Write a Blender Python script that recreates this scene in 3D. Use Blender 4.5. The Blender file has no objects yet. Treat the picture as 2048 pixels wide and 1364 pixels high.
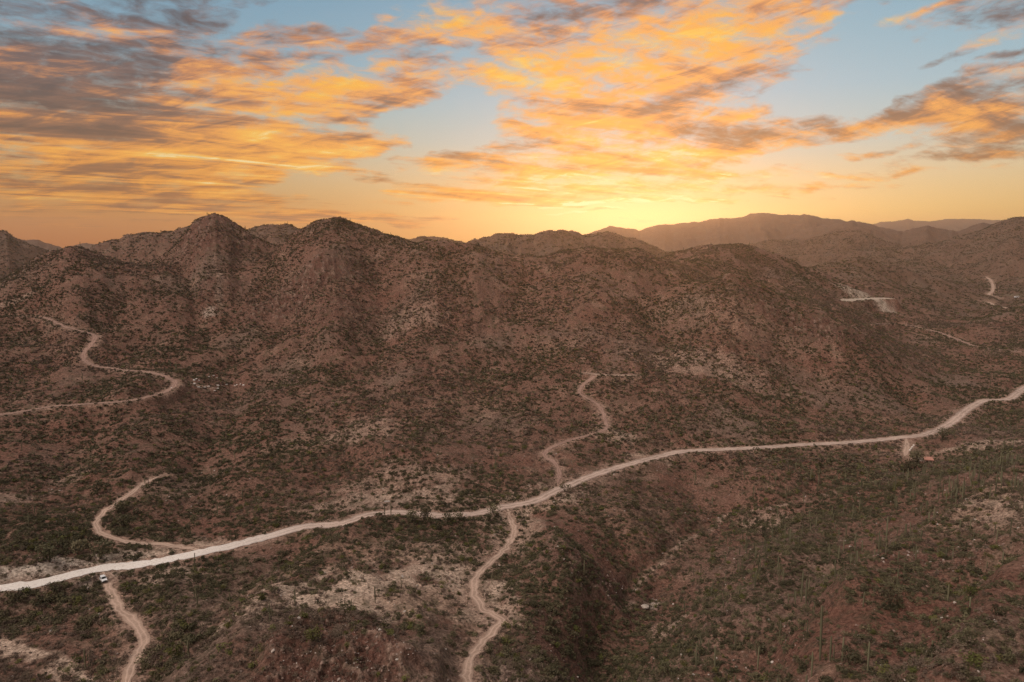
import bpy, bmesh, math, random
import numpy as np
from mathutils import Vector, Matrix, Euler

R = math.radians
S = bpy.context.scene
C = S.collection
random.seed(7)
rng = np.random.default_rng(7)

# ------------------------------------------------------------------ camera
CAM_H = 130.0
FPX = 1384.0            # focal length in pixels of a 2048 px wide picture
PITCH = R(7.9)
cam_d = bpy.data.cameras.new('camera')
cam = bpy.data.objects.new('camera', cam_d)
C.objects.link(cam)
cam_d.sensor_width = 36.0
cam_d.lens = 36.0 * FPX / 2048.0
cam_d.clip_start = 0.5
cam_d.clip_end = 60000
cam.location = (0, 0, CAM_H)
cam.rotation_euler = (R(90) - PITCH, 0, 0)
S.camera = cam
S.render.resolution_x = 1024
S.render.resolution_y = 682
S.view_settings.view_transform = 'Standard'
S.view_settings.look = 'None'
S.view_settings.exposure = 0
S.view_settings.gamma = 1
S.cycles.max_bounces = 4
S.cycles.diffuse_bounces = 2
S.cycles.glossy_bounces = 1
S.cycles.transmission_bounces = 1
S.cycles.transparent_max_bounces = 4
S.cycles.volume_bounces = 1
S.cycles.sample_clamp_indirect = 4
S.cycles.use_denoising = True
S.cycles.denoising_prefilter = 'NONE'

SP, CP = math.sin(PITCH), math.cos(PITCH)
def kk(px, py):
    """slopes X/Y and Z/Y of the sight line through a pixel of the 2048 x 1364 photograph"""
    xr = (px - 1024.0) / FPX; yr = (682.0 - py) / FPX
    fwd = CP + yr * SP; up = -SP + yr * CP
    return xr / fwd, up / fwd
def at(px, py, Y):
    a, b = kk(px, py)
    return a * Y, Y, CAM_H + b * Y
def lin(c):
    return tuple(((v / 255.0) / 12.92) if v / 255.0 <= 0.04045 else (((v / 255.0) + 0.055) / 1.055) ** 2.4 for v in c)
def azel(px, py):
    a, b = kk(px, py)
    return math.degrees(math.atan(a)), math.degrees(math.atan2(b, math.sqrt(1 + a * a)))

# ------------------------------------------------------------------ sky
SUN_AZ, SUN_EL = azel(1265, 440)      # the sun sits on the rim of the far range
W = bpy.data.worlds.new('World')
S.world = W
W.use_nodes = True
wt = W.node_tree
wt.nodes.clear()

class NT:
    def __init__(self, t): self.t = t
    def n(self, kind, **kw):
        nd = self.t.nodes.new(kind)
        for k, v in kw.items(): setattr(nd, k, v)
        return nd
    def link(self, a, b): self.t.links.new(a, b)
    def put(self, sock, v):
        if hasattr(v, 'is_output') or isinstance(v, bpy.types.NodeSocket): self.t.links.new(v, sock)
        else: sock.default_value = v
    def m(self, op, a, b=None, c=None, clamp=False):
        nd = self.n('ShaderNodeMath', operation=op); nd.use_clamp = clamp
        self.put(nd.inputs[0], a)
        if b is not None: self.put(nd.inputs[1], b)
        if c is not None: self.put(nd.inputs[2], c)
        return nd.outputs[0]
    def mix(self, f, a, b, mode='MIX'):
        nd = self.n('ShaderNodeMix', data_type='RGBA', blend_type=mode)
        self.put(nd.inputs[0], f)
        self.put(nd.inputs[6], a if not isinstance(a, tuple) else (*a[:3], 1))
        self.put(nd.inputs[7], b if not isinstance(b, tuple) else (*b[:3], 1))
        return nd.outputs[2]
    def ramp(self, f, stops, interp='LINEAR'):
        nd = self.n('ShaderNodeValToRGB'); cr = nd.color_ramp; cr.interpolation = interp
        while len(cr.elements) < len(stops): cr.elements.new(0.5)
        for e, (p, c) in zip(cr.elements, stops):
            e.position = p; e.color = (*c[:3], 1)
        self.put(nd.inputs[0], f)
        return nd.outputs[0]
    def rng(self, v, a, b, c=0.0, d=1.0, smooth=False):
        nd = self.n('ShaderNodeMapRange', interpolation_type='SMOOTHSTEP' if smooth else 'LINEAR')
        self.put(nd.inputs[0], v)
        for i, x in enumerate((a, b, c, d)): self.put(nd.inputs[i + 1], x)
        return nd.outputs[0]
    def noise(self, vec, scale, detail=4, rough=0.5, dist=0.0, dims='3D'):
        nd = self.n('ShaderNodeTexNoise', noise_dimensions=dims)
        if vec is not None: self.link(vec, nd.inputs['Vector'])
        nd.inputs['Scale'].default_value = scale; nd.inputs['Detail'].default_value = detail
        nd.inputs['Roughness'].default_value = rough; nd.inputs['Distortion'].default_value = dist
        return nd.outputs[0]
    def xyz(self, x, y, z):
        nd = self.n('ShaderNodeCombineXYZ')
        for i, v in enumerate((x, y, z)): self.put(nd.inputs[i], v)
        return nd.outputs[0]

w = NT(wt)
tc = w.n('ShaderNodeTexCoord')
sep = w.n('ShaderNodeSeparateXYZ'); w.link(tc.outputs['Generated'], sep.inputs[0])
dx, dy, dz = sep.outputs
az = w.m('MULTIPLY', w.m('ARCTAN2', dx, dy), 180 / math.pi)
el = w.m('MULTIPLY', w.m('ARCSINE', dz), 180 / math.pi)

# clear-sky colours by height above the horizon, away from and towards the sun
E = 45.0
efac = w.m('DIVIDE', el, E, clamp=True)
def stops(lst): return [(e / E, lin(c)) for e, c in lst]
side = w.ramp(efac, stops([(0, (196, 112, 42)), (2.2, (208, 143, 74)), (4.5, (202, 168, 118)), (7.5, (190, 186, 160)),
                           (10.5, (158, 184, 186)), (14, (134, 170, 190)), (19, (112, 156, 184)), (28, (126, 126, 130)), (45, (116, 112, 112))]))
near = w.ramp(efac, stops([(0, (250, 190, 90)), (2.5, (255, 220, 138)), (5, (236, 216, 172)), (8, (190, 208, 208)),
                           (11.5, (164, 198, 214)), (15, (148, 188, 206)), (19, (128, 174, 200)), (28, (130, 130, 132)), (45, (116, 112, 112))]))
daz = w.m('SUBTRACT', az, SUN_AZ)
g1 = w.m('EXPONENT', w.m('MULTIPLY', w.m('POWER', w.m('DIVIDE', w.m('ABSOLUTE', daz), w.m('MULTIPLY_ADD', w.m('GREATER_THAN', daz, 0.0), 20.0, 22.0)), 2.0), -1.0))
base = w.mix(g1, side, near)
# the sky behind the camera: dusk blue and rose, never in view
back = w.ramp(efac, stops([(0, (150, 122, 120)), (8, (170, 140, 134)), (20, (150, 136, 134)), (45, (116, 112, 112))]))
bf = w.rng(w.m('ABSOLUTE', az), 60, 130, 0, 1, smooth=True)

# cloud layer: (px, py, half width, half height, tilt, density, light)
BLOBS = [
 (925,215,110,70,5,-.75,0),(1690,190,110,50,10,-.5,0),(600,30,90,30,10,-.3,0),(1650,60,60,40,0,-.3,0),(330,180,60,14,0,-.3,.2),
 (110,55,300,85,22,.55,-.55),(300,115,270,60,16,.5,-.25),(50,150,170,80,10,.6,-.5),
 (130,205,270,42,4,.9,-.55),(40,258,120,22,2,.8,.5),(250,62,110,16,-18,.35,.7),
 (520,195,300,42,8,.85,.85),(640,215,220,25,14,.6,.6),(775,185,85,32,22,.85,-.45),(700,168,120,16,18,.6,.7),
 (330,250,300,34,3,.95,-.6),(130,228,110,22,0,.8,.1),(420,305,300,30,8,.85,.95),(590,288,150,12,10,.5,-.7),
 (450,342,120,14,2,.9,-.6),(560,330,190,22,12,.6,.8),(190,345,230,45,-2,.7,-.2),
 (90,395,260,45,0,.6,-.05),(330,385,220,22,-2,.6,0),(660,434,190,11,-2,1.0,.05),(430,420,200,16,-3,.6,.1),(500,392,170,14,-4,.55,.35),
 (500,105,130,26,15,.95,-.75),(425,132,70,10,12,.7,.7),(620,118,80,8,12,.6,-.4),(590,60,60,20,10,.5,.4),
 (420,35,110,16,25,.5,-.8),(330,40,120,40,60,.3,-.7),(690,88,170,24,6,.38,.55),(860,70,110,18,10,.35,.3),
 (740,100,120,22,4,.35,.5),(720,352,110,9,-10,.7,.3),(795,285,50,12,12,.55,.0),(640,150,60,14,20,.3,-.6),
 (960,15,150,36,8,.85,.6),(1110,60,190,34,6,.75,-.35),(1340,55,200,62,10,1.5,1.1),(1240,110,290,34,10,1.3,1.0),
 (1560,12,190,30,10,.95,-.7),(1440,95,160,34,18,.6,.9),(1480,125,190,16,12,.55,.7),(1640,58,140,9,17,.5,.1),
 (1150,30,110,25,10,.7,-.3),(1060,135,170,26,4,.7,.7),(980,85,150,20,0,.5,.1),
 (1290,165,180,20,8,.8,-.1),(1210,195,220,30,10,.8,.85),(1370,185,170,14,10,.6,-.5),(1330,215,220,30,8,.7,.5),
 (1110,252,100,24,-4,.85,-.1),(1230,255,150,20,4,.7,.85),(1440,252,140,26,-3,.85,-.45),(1590,262,130,26,4,.95,-.55),
 (1590,290,90,10,3,.6,.6),(1690,268,50,12,-4,.7,-.2),(1510,222,70,10,8,.55,.6),(1260,300,190,30,0,.8,.5),
 (1440,312,70,12,6,.85,.1),(940,308,75,15,8,.85,.1),(860,330,60,12,2,.5,.4),(985,392,190,14,1,1.0,.5),(1060,352,130,26,2,.85,.6),
 (1190,345,200,34,3,.6,.8),(1350,385,180,14,0,.4,.9),(1250,405,170,4,1,.9,1.8),(1180,421,80,2.5,2,.7,1.6),
 (1960,195,140,40,8,.95,-.45),(1850,188,60,20,8,.7,.1),(1880,228,130,18,6,.7,.55),(1990,265,120,34,6,.8,-.15),
 (1935,316,150,11,1,.85,.2),(1725,306,60,8,3,.8,.5),(1830,345,220,7,0,.5,.4),(1990,130,90,20,10,.55,-.1),
 (2000,22,150,26,8,.9,-.55),(1850,28,200,10,9,.55,.6),(1975,82,90,10,14,.65,.6),(1845,130,60,6,8,.6,-.7),(1990,108,90,7,5,.6,-.7),
 (1600,375,200,6,0,.3,.6),(1540,345,60,8,0,.5,.4),(1400,345,60,9,0,.5,.3),
]
uvv = w.xyz(az, el, 0.0)
Dsum, Lsum, Qsum = 0.0, 0.0, 0.25
# gentle warp so that the masses have torn edges
wn = w.n('ShaderNodeTexNoise', noise_dimensions='2D')
wn.inputs['Scale'].default_value = 0.22; wn.inputs['Detail'].default_value = 3
w.link(uvv, wn.inputs['Vector'])
wv = w.n('ShaderNodeVectorMath', operation='MULTIPLY_ADD')
w.link(wn.outputs['Color'], wv.inputs[0]); wv.inputs[1].default_value = (4.5, 1.6, 0)
sub = w.n('ShaderNodeVectorMath', operation='SUBTRACT'); w.link(uvv, sub.inputs[0]); sub.inputs[1].default_value = (2.25, 0.8, 0)
w.link(sub.outputs[0], wv.inputs[2])
warped = wv.outputs[0]
for (px, py, rx, ry, ang, D, L) in BLOBS:
    a, e = azel(px, py)
    s = 0.0414 * math.cos(R(a)) ** 1.5
    mp = w.n('ShaderNodeMapping', vector_type='TEXTURE')
    w.link(warped, mp.inputs['Vector'])
    mp.inputs['Location'].default_value = (a, e, 0)
    mp.inputs['Rotation'].default_value = (0, 0, R(ang))
    mp.inputs['Scale'].default_value = (rx * s * 1.75, ry * s * 1.75, 1)
    gr = w.n('ShaderNodeTexGradient', gradient_type='SPHERICAL')
    w.link(mp.outputs[0], gr.inputs[0])
    q = gr.outputs['Fac']
    Dsum = w.m('MULTIPLY_ADD', q, D * 1.35, Dsum)
    Lsum = w.m('MULTIPLY_ADD', q, L, Lsum)
    Qsum = w.m('ADD', q, Qsum)
Dsum = w.m('SUBTRACT', 1.0, w.m('EXPONENT', w.m('MULTIPLY', Dsum, -1.5)))
Lsum = w.m('DIVIDE', Lsum, Qsum)

# streaks: noise on the flat cloud deck, drawn out along the wind
zc = w.m('ADD', w.m('MAXIMUM', dz, 0.0), 0.05)
cu = w.m('DIVIDE', dx, zc); cv = w.m('DIVIDE', dy, zc)
deck = w.xyz(cu, cv, 0.0)
def streak(rot, sx, sy, scale, det, rough, off=0.0):
    mp = w.n('ShaderNodeMapping', vector_type='TEXTURE')
    w.link(deck, mp.inputs['Vector'])
    mp.inputs['Location'].default_value = (off, off, 0)
    mp.inputs['Rotation'].default_value = (0, 0, R(rot))
    mp.inputs['Scale'].default_value = (sx, sy, 1)
    return w.noise(mp.outputs[0], scale, det, rough, 0.4, '2D')
n1 = streak(40, 3.2, 1.0, 1.1, 9, .64)
n2 = streak(34, 2.6, 1.0, 1.9, 8, .62, 3.7)
n4 = w.noise(w.xyz(w.m('MULTIPLY', w.m('ADD', az, w.m('MULTIPLY', el, -1.6)), .3), w.m('MULTIPLY', w.m('SUBTRACT', el, w.m('MULTIPLY', az, .12)), 1.1), 3.0), 1.0, 6, .62, .5, '2D')
n3 = w.noise(w.xyz(w.m('MULTIPLY', az, .45), w.m('MULTIPLY', el, 1.3), 0.0), 1.0, 6, .6, .3, '2D')
nn = w.m('ADD', w.m('MULTIPLY', n1, .6), w.m('MULTIPLY', n3, .4))
Dn = w.m('MULTIPLY_ADD', w.m('SUBTRACT', nn, .5), 2.9, Dsum)
alpha = w.rng(Dn, .24, .98, 0, 1, smooth=True)
Ln = w.m('ADD', w.m('MULTIPLY_ADD', w.m('SUBTRACT', n2, .5), 4.8, w.m('MULTIPLY', Lsum, 1.5)), w.m('MULTIPLY', w.m('SUBTRACT', n4, .5), 2.6))
lf = w.rng(Ln, -1.3, 1.7, 0, 1)
high = w.ramp(lf, [(0, lin((84, 76, 84))), (.26, lin((120, 96, 94))), (.45, lin((204, 136, 92))), (.62, lin((248, 172, 92))), (.85, lin((255, 182, 66))), (1, lin((255, 200, 84)))])
low = w.ramp(lf, [(0, lin((122, 88, 66))), (.3, lin((164, 110, 70))), (.5, lin((226, 150, 66))), (.72, lin((252, 176, 74))), (.9, lin((255, 208, 108))), (1, lin((255, 240, 190)))])
cc = w.mix(w.rng(el, 4.0, 12.0), low, high)
# clouds brighten towards the sun
gs = w.m('EXPONENT', w.m('MULTIPLY', w.m('ADD', w.m('POWER', w.m('DIVIDE', w.m('ABSOLUTE', daz), 22.0), 2.0), w.m('POWER', w.m('DIVIDE', el, 14.0), 2.0)), -1.0))
cc = w.mix(w.m('MULTIPLY', gs, .12), cc, lin((255, 214, 130)))
sky = w.mix(w.m('MULTIPLY', alpha, .97), base, cc)
sky = w.mix(w.rng(el, 20, 34, 0, 1, smooth=True), sky, base)
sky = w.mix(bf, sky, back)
# unseen bright lobe added high behind the viewer's left shoulder to light the slopes
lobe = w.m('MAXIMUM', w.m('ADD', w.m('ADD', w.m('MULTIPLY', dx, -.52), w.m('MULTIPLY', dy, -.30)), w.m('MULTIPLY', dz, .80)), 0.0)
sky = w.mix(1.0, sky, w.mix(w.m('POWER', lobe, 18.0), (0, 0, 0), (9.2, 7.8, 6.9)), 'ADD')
# glow round the hidden sun
gl = w.m('EXPONENT', w.m('MULTIPLY', w.m('ADD', w.m('POWER', w.m('DIVIDE', w.m('ABSOLUTE', daz), 9.5), 2.0), w.m('POWER', w.m('DIVIDE', w.m('ABSOLUTE', w.m('SUBTRACT', el, 1.6)), 2.4), 2.0)), -1.0))
glow = w.mix(gl, (0, 0, 0), (.30, .27, .20))
sky = w.mix(1.0, sky, glow, 'ADD')
# a little of the physical sky at the same sun direction
st = w.n('ShaderNodeTexSky', sky_type='NISHITA'); st.sun_disc = False
st.sun_elevation = R(SUN_EL); st.sun_rotation = R(SUN_AZ); st.dust_density = 3; st.air_density = 1.5
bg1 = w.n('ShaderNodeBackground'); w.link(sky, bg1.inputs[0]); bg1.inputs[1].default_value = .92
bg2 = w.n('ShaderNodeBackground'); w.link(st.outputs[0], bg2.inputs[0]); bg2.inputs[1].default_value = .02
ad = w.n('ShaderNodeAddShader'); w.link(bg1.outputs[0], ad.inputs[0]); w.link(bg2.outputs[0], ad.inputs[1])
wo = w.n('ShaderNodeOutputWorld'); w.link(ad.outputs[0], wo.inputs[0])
W.cycles.sampling_method = 'MANUAL'; W.cycles.sample_map_resolution = 512

# ------------------------------------------------------------------ sun (almost set, behind the far range)
sd = bpy.data.lights.new('sun', 'SUN'); sd.energy = 1.0; sd.angle = R(2.0); sd.color = (1, .5, .2)
so = bpy.data.objects.new('sun', sd); C.objects.link(so)
sv = Vector((math.sin(R(SUN_AZ)) * math.cos(R(SUN_EL + .5)), math.cos(R(SUN_AZ)) * math.cos(R(SUN_EL + .5)), math.sin(R(SUN_EL + .5))))
so.rotation_euler = sv.to_track_quat('Z', 'Y').to_euler()
so.location = (0, 0, 600)

# ------------------------------------------------------------------ noise helpers (numpy)
def _hash(ix, iy, seed):
    h = (ix.astype(np.int64) * 374761393 + iy.astype(np.int64) * 668265263 + seed * 1442695041) & 0xFFFFFFFF
    h = ((h ^ (h >> 13)) * 1274126177) & 0xFFFFFFFF
    return (h ^ (h >> 16)) & 0xFFFFFFFF
def perlin(x, y, seed=0):
    x0 = np.floor(x); y0 = np.floor(y); fx = x - x0; fy = y - y0
    u = fx * fx * fx * (fx * (fx * 6 - 15) + 10); v = fy * fy * fy * (fy * (fy * 6 - 15) + 10)
    def g(a, b, dx, dy):
        t = _hash(a, b, seed) * (2 * math.pi / 4294967296.0)
        return np.cos(t) * dx + np.sin(t) * dy
    a = g(x0, y0, fx, fy); b = g(x0 + 1, y0, fx - 1, fy)
    c = g(x0, y0 + 1, fx, fy - 1); d = g(x0 + 1, y0 + 1, fx - 1, fy - 1)
    return ((a + (b - a) * u) * (1 - v) + (c + (d - c) * u) * v) * 1.5
def fbm(x, y, octv=5, seed=0, gain=.5):
    s = 0; a = 1; t = 0
    for i in range(octv):
        s = s + a * perlin(x * 2 ** i + 17.3 * i, y * 2 ** i - 9.1 * i, seed + i); t += a; a *= gain
    return s / t
def ridged(x, y, octv=4, seed=0, gain=.5):
    s = 0; a = 1; t = 0
    for i in range(octv):
        s = s + a * (1 - 2 * np.abs(perlin(x * 2 ** i + 7.7 * i, y * 2 ** i + 3.3 * i, seed + i))); t += a; a *= gain
    return s / t
def sstep(a, b, x):
    t = np.clip((x - a) / (b - a), 0, 1); return t * t * (3 - 2 * t)

# ------------------------------------------------------------------ land form: where the ground lies along chosen sight lines
CP_ = [
 # road shelf
 (0,1180,238),(207,1150,258),(430,1100,282),(600,1060,300),(760,1028,318),(1000,1022,325),(1200,950,375),(1400,900,425),
 (1700,885,440),(1880,860,468),(1930,815,530),(2048,775,590),
 # slope of the middle hill
 (900,900,390),(950,800,480),(950,700,580),(1000,600,690),(1060,522,775),(940,500,785),(1190,505,770),(760,900,385),(800,800,475),(850,700,575),(850,600,680),
 (1100,900,405),(1100,800,490),(1120,700,575),
 # left slopes and hills
 (0,1100,262),(0,1000,310),(0,900,380),(0,830,440),(200,805,460),(340,770,500),(200,735,540),(165,700,580),(185,660,620),(100,637,650),(0,635,640),
 (0,590,700),(150,505,760),(60,540,740),(250,560,740),(300,700,600),(300,1000,325),(200,900,385),
 (430,441,880),(380,470,860),(480,470,870),(430,600,720),(430,520,800),(430,700,590),(430,800,500),(430,900,400),(430,1000,325),(520,502,870),(440,560,770),
 (660,446,820),(600,475,810),(740,465,815),(660,560,720),(620,600,690),(660,650,640),(600,750,540),(600,850,440),(620,930,375),(800,483,800),(870,492,790),
 # right slopes
 (1270,510,775),(1300,545,740),(1300,600,680),(1300,700,570),(1300,800,480),(1500,800,500),(1500,700,590),(1700,800,520),(1850,800,540),
 (1400,560,720),(1500,580,680),(1600,610,660),(1650,625,650),(1600,660,620),(1750,690,620),(1800,740,600),
 (1500,545,930),(1440,535,900),(1350,520,860),(1450,497,1000),(1550,515,1030),(1600,535,1060),
 # valley and land behind on the right
 (1650,560,1100),(1720,560,1120),(1780,600,1000),(1850,620,1000),(1800,570,1300),(1560,550,960),(1600,570,930),(1650,590,890),(1800,640,900),(1760,648,860),(1880,668,830),(1950,690,760),(2048,705,710),(1720,580,990),(1720,607,935),(1720,520,1350),(1600,548,1020),(1850,600,1150),
 (1950,560,1700),(1985,600,1250),(2048,615,900),(1960,640,880),(2048,560,1600),(1850,560,1500),
 (1500,540,1300),(1800,520,1900),(2000,510,2100),
 # foreground rise
 (750,1036,305),(600,1085,286),(850,1060,290),(800,1150,245),(800,1250,205),(850,1330,180),(650,1270,190),(680,1364,165),(550,1130,262),(500,1250,205),(400,1364,176),
 (270,1270,215),(100,1250,220),(100,1320,200),(0,1250,222),(250,1364,187),(0,1364,186),(350,1180,240),
 (1035,1080,298),(1000,1120,272),(950,1160,250),(985,1230,225),(960,1290,205),(940,1364,186),
 (1150,1120,265),(1100,1060,300),(1330,1130,300),(1280,1180,286),(1250,1250,257),(1180,1330,230),(1400,1090,324),(1500,1030,350),(1700,975,370),(1800,930,400),
 (1250,1000,340),(1300,1070,312),(1500,950,385),(1150,1200,240),(1080,1300,206),(1080,1364,190),
 (1400,1200,245),(1400,1300,205),(1500,1100,290),(1600,1100,265),(1600,1200,210),(1640,1300,170),(1640,1364,155),(1800,1000,320),(1800,1100,250),
 (1900,960,310),(2048,930,300),(1950,1000,270),(2048,1000,230),(1800,1200,180),(1900,1100,220),(2048,1100,190),(2048,1200,160),(2048,1364,125),(1850,1364,135),
 (2048,880,420),(1950,880,430),(1850,925,405),(2048,830,500),(1480,1364,178),(1280,1364,200),
]
# crest lines of the nearer hills; behind each the ground falls away
CRESTS = [
 (880, .40, 3, [(320,540),(350,500),(372,466),(388,449),(405,441),(430,438),(450,443),(470,456),(500,470),(535,490),(575,515),(640,560)]),
 (760, .34, 3, [(-120,680),(-60,625),(0,577),(40,550),(75,530),(110,510),(140,503),(165,505),(200,517),(250,534),(330,545)]),
 (820, .36, 3, [(530,530),(575,487),(608,463),(635,448),(665,445),(700,450),(740,463),(790,484),(830,498),(890,520)]),
 (775, .34, 2, [(830,500),(870,493),(905,495),(940,500),(1000,510),(1060,521),(1098,519),(1130,508),(1190,503),(1230,507),(1270,511),(1330,522),(1390,545)]),
 (1030, .34, 3, [(1280,540),(1340,511),(1400,504),(1450,496),(1480,497),(1530,511),(1585,526),(1625,545)]),
 (680, .36, 3, [(1360,620),(1415,580),(1450,562),(1475,557),(1510,570),(1580,598),(1650,623),(1720,648),(1780,684),(1840,730)]),
 (1350, .34, 4, [(1580,580),(1660,540),(1700,522),(1722,515),(1745,524),(1830,545),(1950,580)]),
 (900, .34, 3, [(1930,660),(1975,632),(2010,618),(2050,612),(2150,610),(2250,630)]),
]
P = np.array([at(*c) for c in CP_])
BACK = []
for Yc, sl_, ro_, pts_ in CRESTS:
    for px_, py_ in pts_[1:-1:2]:
        x_, y_, z_ = at(px_, py_, Yc)
        BACK.append((x_ * 1.13, y_ * 1.13, max(z_ - .13 * Yc * .22, 12)))
P = np.vstack([P, np.array(BACK)])
EXTRA = [(-420,330,20),(-600,600,70),(-500,260,8),(420,330,60),(600,600,20),(700,500,40),(-300,60,10),(0,60,12),(200,50,40),(0,110,14),
         (-900,900,60),(1200,1200,40),(-1300,1500,20),(0,1500,20),(-500,1500,25),(600,1700,30),(-200,1150,40),(250,1250,40),(2000,2200,60),(-2000,2200,20),(0,2600,20),(1200,2600,40)]
P = np.vstack([P, np.array(EXTRA, float)])
def warp(x, y):
    return np.arctan2(x, y) * 3.2, np.log(np.maximum(np.hypot(x, y), 10)) * 1.6
pu, pv = warp(P[:, 0], P[:, 1])
def ker(r2): return np.where(r2 > 1e-12, r2 * np.log(np.maximum(r2, 1e-12)), 0) * .5
n_ = len(P)
K = ker((pu[:, None] - pu[None]) ** 2 + (pv[:, None] - pv[None]) ** 2) + np.eye(n_) * 2e-3
A = np.zeros((n_ + 3, n_ + 3)); A[:n_, :n_] = K; A[:n_, n_] = A[n_, :n_] = 1; A[:n_, n_ + 1] = A[n_ + 1, :n_] = pu; A[:n_, n_ + 2] = A[n_ + 2, :n_] = pv
sol = np.linalg.solve(A, np.concatenate([P[:, 2], [0, 0, 0]]))
UG = np.linspace(-1.15 * 3.2, 1.15 * 3.2, 420); VG = np.linspace(math.log(18) * 1.6, math.log(3600) * 1.6, 330)
uu, vv = np.meshgrid(UG, VG, indexing='ij')
zz = sol[n_] + sol[n_ + 1] * uu + sol[n_ + 2] * vv
for i in range(n_): zz = zz + sol[i] * ker((uu - pu[i]) ** 2 + (vv - pv[i]) ** 2)
def tps(x, y):
    u, v = warp(x, y)
    fu = np.clip((u - UG[0]) / (UG[1] - UG[0]), 0, len(UG) - 1.001); fv = np.clip((v - VG[0]) / (VG[1] - VG[0]), 0, len(VG) - 1.001)
    i = fu.astype(int); j = fv.astype(int); fu = fu - i; fv = fv - j
    return (zz[i, j] * (1 - fu) + zz[i + 1, j] * fu) * (1 - fv) + (zz[i, j + 1] * (1 - fu) + zz[i + 1, j + 1] * fu) * fv

# far ranges: crest line (seen at these pixels), distance, slope towards the viewer, roughness
RANGES = [
 (1230, .42, 5, [(100,545),(170,507),(210,488),(250,475),(300,465),(350,461),(400,452),(440,456),(500,490),(560,520)]),
 (1400, .40, 6, [(440,500),(470,472),(500,461),(530,453),(555,450),(580,453),(610,459),(680,475),(760,500)]),
 (2300, .36, 9, [(760,500),(805,481),(830,476),(862,474),(885,476),(905,481),(935,488),(990,500)]),
 (1700, .42, 8, [(860,510),(920,490),(950,480),(975,475),(992,469),(1005,467),(1030,471),(1062,469),(1085,464),(1108,461),(1125,460),(1145,465),(1165,471),(1190,470),(1214,464),(1232,470),(1252,477),(1282,481),(1305,491),(1335,506),(1380,530)]),
 (5200, .30, 38, [(1100,500),(1150,478),(1180,467),(1200,459),(1222,453),(1250,456),(1280,461),(1300,455),(1320,450),(1350,449),(1375,445),(1402,444),(1425,438),(1455,437),(1482,436),(1500,428),(1530,426),(1560,430),(1600,431),(1608,428),(1640,436),(1680,440),(1715,450),(1760,462),(1850,480)]),
 (8500, .28, 45, [(1650,458),(1740,450),(1762,444),(1790,443),(1815,438),(1835,442),(1860,443),(1900,438),(1950,438),(2000,441),(2060,442),(2200,446)]),
 (3800, .32, 22, [(1560,480),(1620,455),(1660,450),(1700,442),(1730,446),(1760,455),(1800,463),(1850,470),(1900,480)]),
 (2700, .33, 14, [(1460,505),(1500,490),(1530,482),(1560,478),(1600,478),(1640,468),(1665,461),(1700,455),(1738,457),(1770,464),(1805,466),(1830,458),(1852,452),(1885,459),(1920,463),(1945,452),(1965,446),(1990,451),(2020,456),(2060,462),(2200,470)]),
 (2200, .34, 12, [(1640,540),(1700,500),(1760,498),(1850,492),(1900,478),(1960,462),(2000,444),(2030,436),(2060,434),(2120,440),(2250,455)]),
 (1750, .42, 9, [(-250,455),(-100,445),(-40,455),(0,461),(12,462),(30,475),(62,487),(100,505),(140,530)]),
 (3100, .34, 12, [(-60,490),(20,478),(50,481),(80,482),(105,490),(140,502),(200,520)]),
 (3600, .34, 10, [(100,510),(135,494),(165,488),(205,487),(250,492),(330,500)]),
]
RANGES = CRESTS + RANGES
def ranges(x, y):
    out = np.full(x.shape, -1e3)
    tx = x / np.maximum(y, 1)
    for Y, sl, rough, pts in RANGES:
        a = np.array([kk(px, py) for px, py in pts])
        xa = a[:, 0]; zc = CAM_H + a[:, 1] * Y
        # the crest line wanders in depth
        wob = Y * (1 + .05 * fbm(tx * 4 + Y, tx * 0 + .5, 3, int(Y)))
        zr = np.interp(tx, xa, zc) * wob / Y + CAM_H * (1 - wob / Y)
        edge = np.maximum(np.maximum(xa[0] - tx, tx - xa[-1]), 0) * Y
        d = y - wob
        q = 60.0 * Y / 1500
        prof = np.sqrt(d * d + q * q) - q
        zr = zr + Y * .0016 * fbm(tx * 90, tx * 0 + Y, 4, int(Y) + 7)
        cut = ridged(x / (Y * .10), y / (Y * .16), 4, int(Y) + 3)
        amt = np.clip(prof / (Y * .06), 0, 1)
        near_ = Y < 1400 and (Y, sl) != (1230, .42)
        sl_ = np.where(d > 0, sl * 1.2, sl * (1.55 if near_ else 1))
        cf_ = .05 if near_ else .2
        z = zr - sl_ * prof * (1 - cf_ * cut * amt) - edge * .5 + rough * amt * cut * .6
        out = np.maximum(out, z)
    return out
def drain(x, y):
    wx = x + 30 * fbm(x / 90, y / 90, 3, 13); wy = y + 30 * fbm(x / 90, y / 90, 3, 14)
    return ridged(wx / 62, wy / 110, 3, 24, .5)
def height(x, y):
    r = np.hypot(x, y); th = np.arctan2(x, y)
    z = tps(x, y)
    plain = 20 + 25 * fbm(x / 900, y / 900, 4, 5)
    f = sstep(1900, 3000, r); b = sstep(.95, 1.15, np.abs(th))
    z = z * (1 - np.maximum(f, b)) + plain * np.maximum(f, b)
    zr = ranges(x, y)
    z = np.where(zr > z - 60, np.logaddexp(z / 6, np.clip(zr, z - 60, None) / 6) * 6, z)
    # erosion: gullies and spurs, stronger on steep ground, finer close by
    wx = x + 22 * fbm(x / 120, y / 120, 3, 11); wy = y + 22 * fbm(x / 120, y / 120, 3, 12)
    g = ridged(wx / 95, wy / 150, 5, 20, .52)
    gm = sstep(330, 600, r)
    z = z + g * (1.8 + 4.4 * gm) * (1 - .0 * f)
    z = z - drain(x, y) * (2.3 + 2.2 * gm)
    z = z + fbm(x / 28, y / 28, 5, 30) * (2.0 + 1.4 * gm) + fbm(x / 6, y / 6, 4, 31) * .45
    return z

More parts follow.
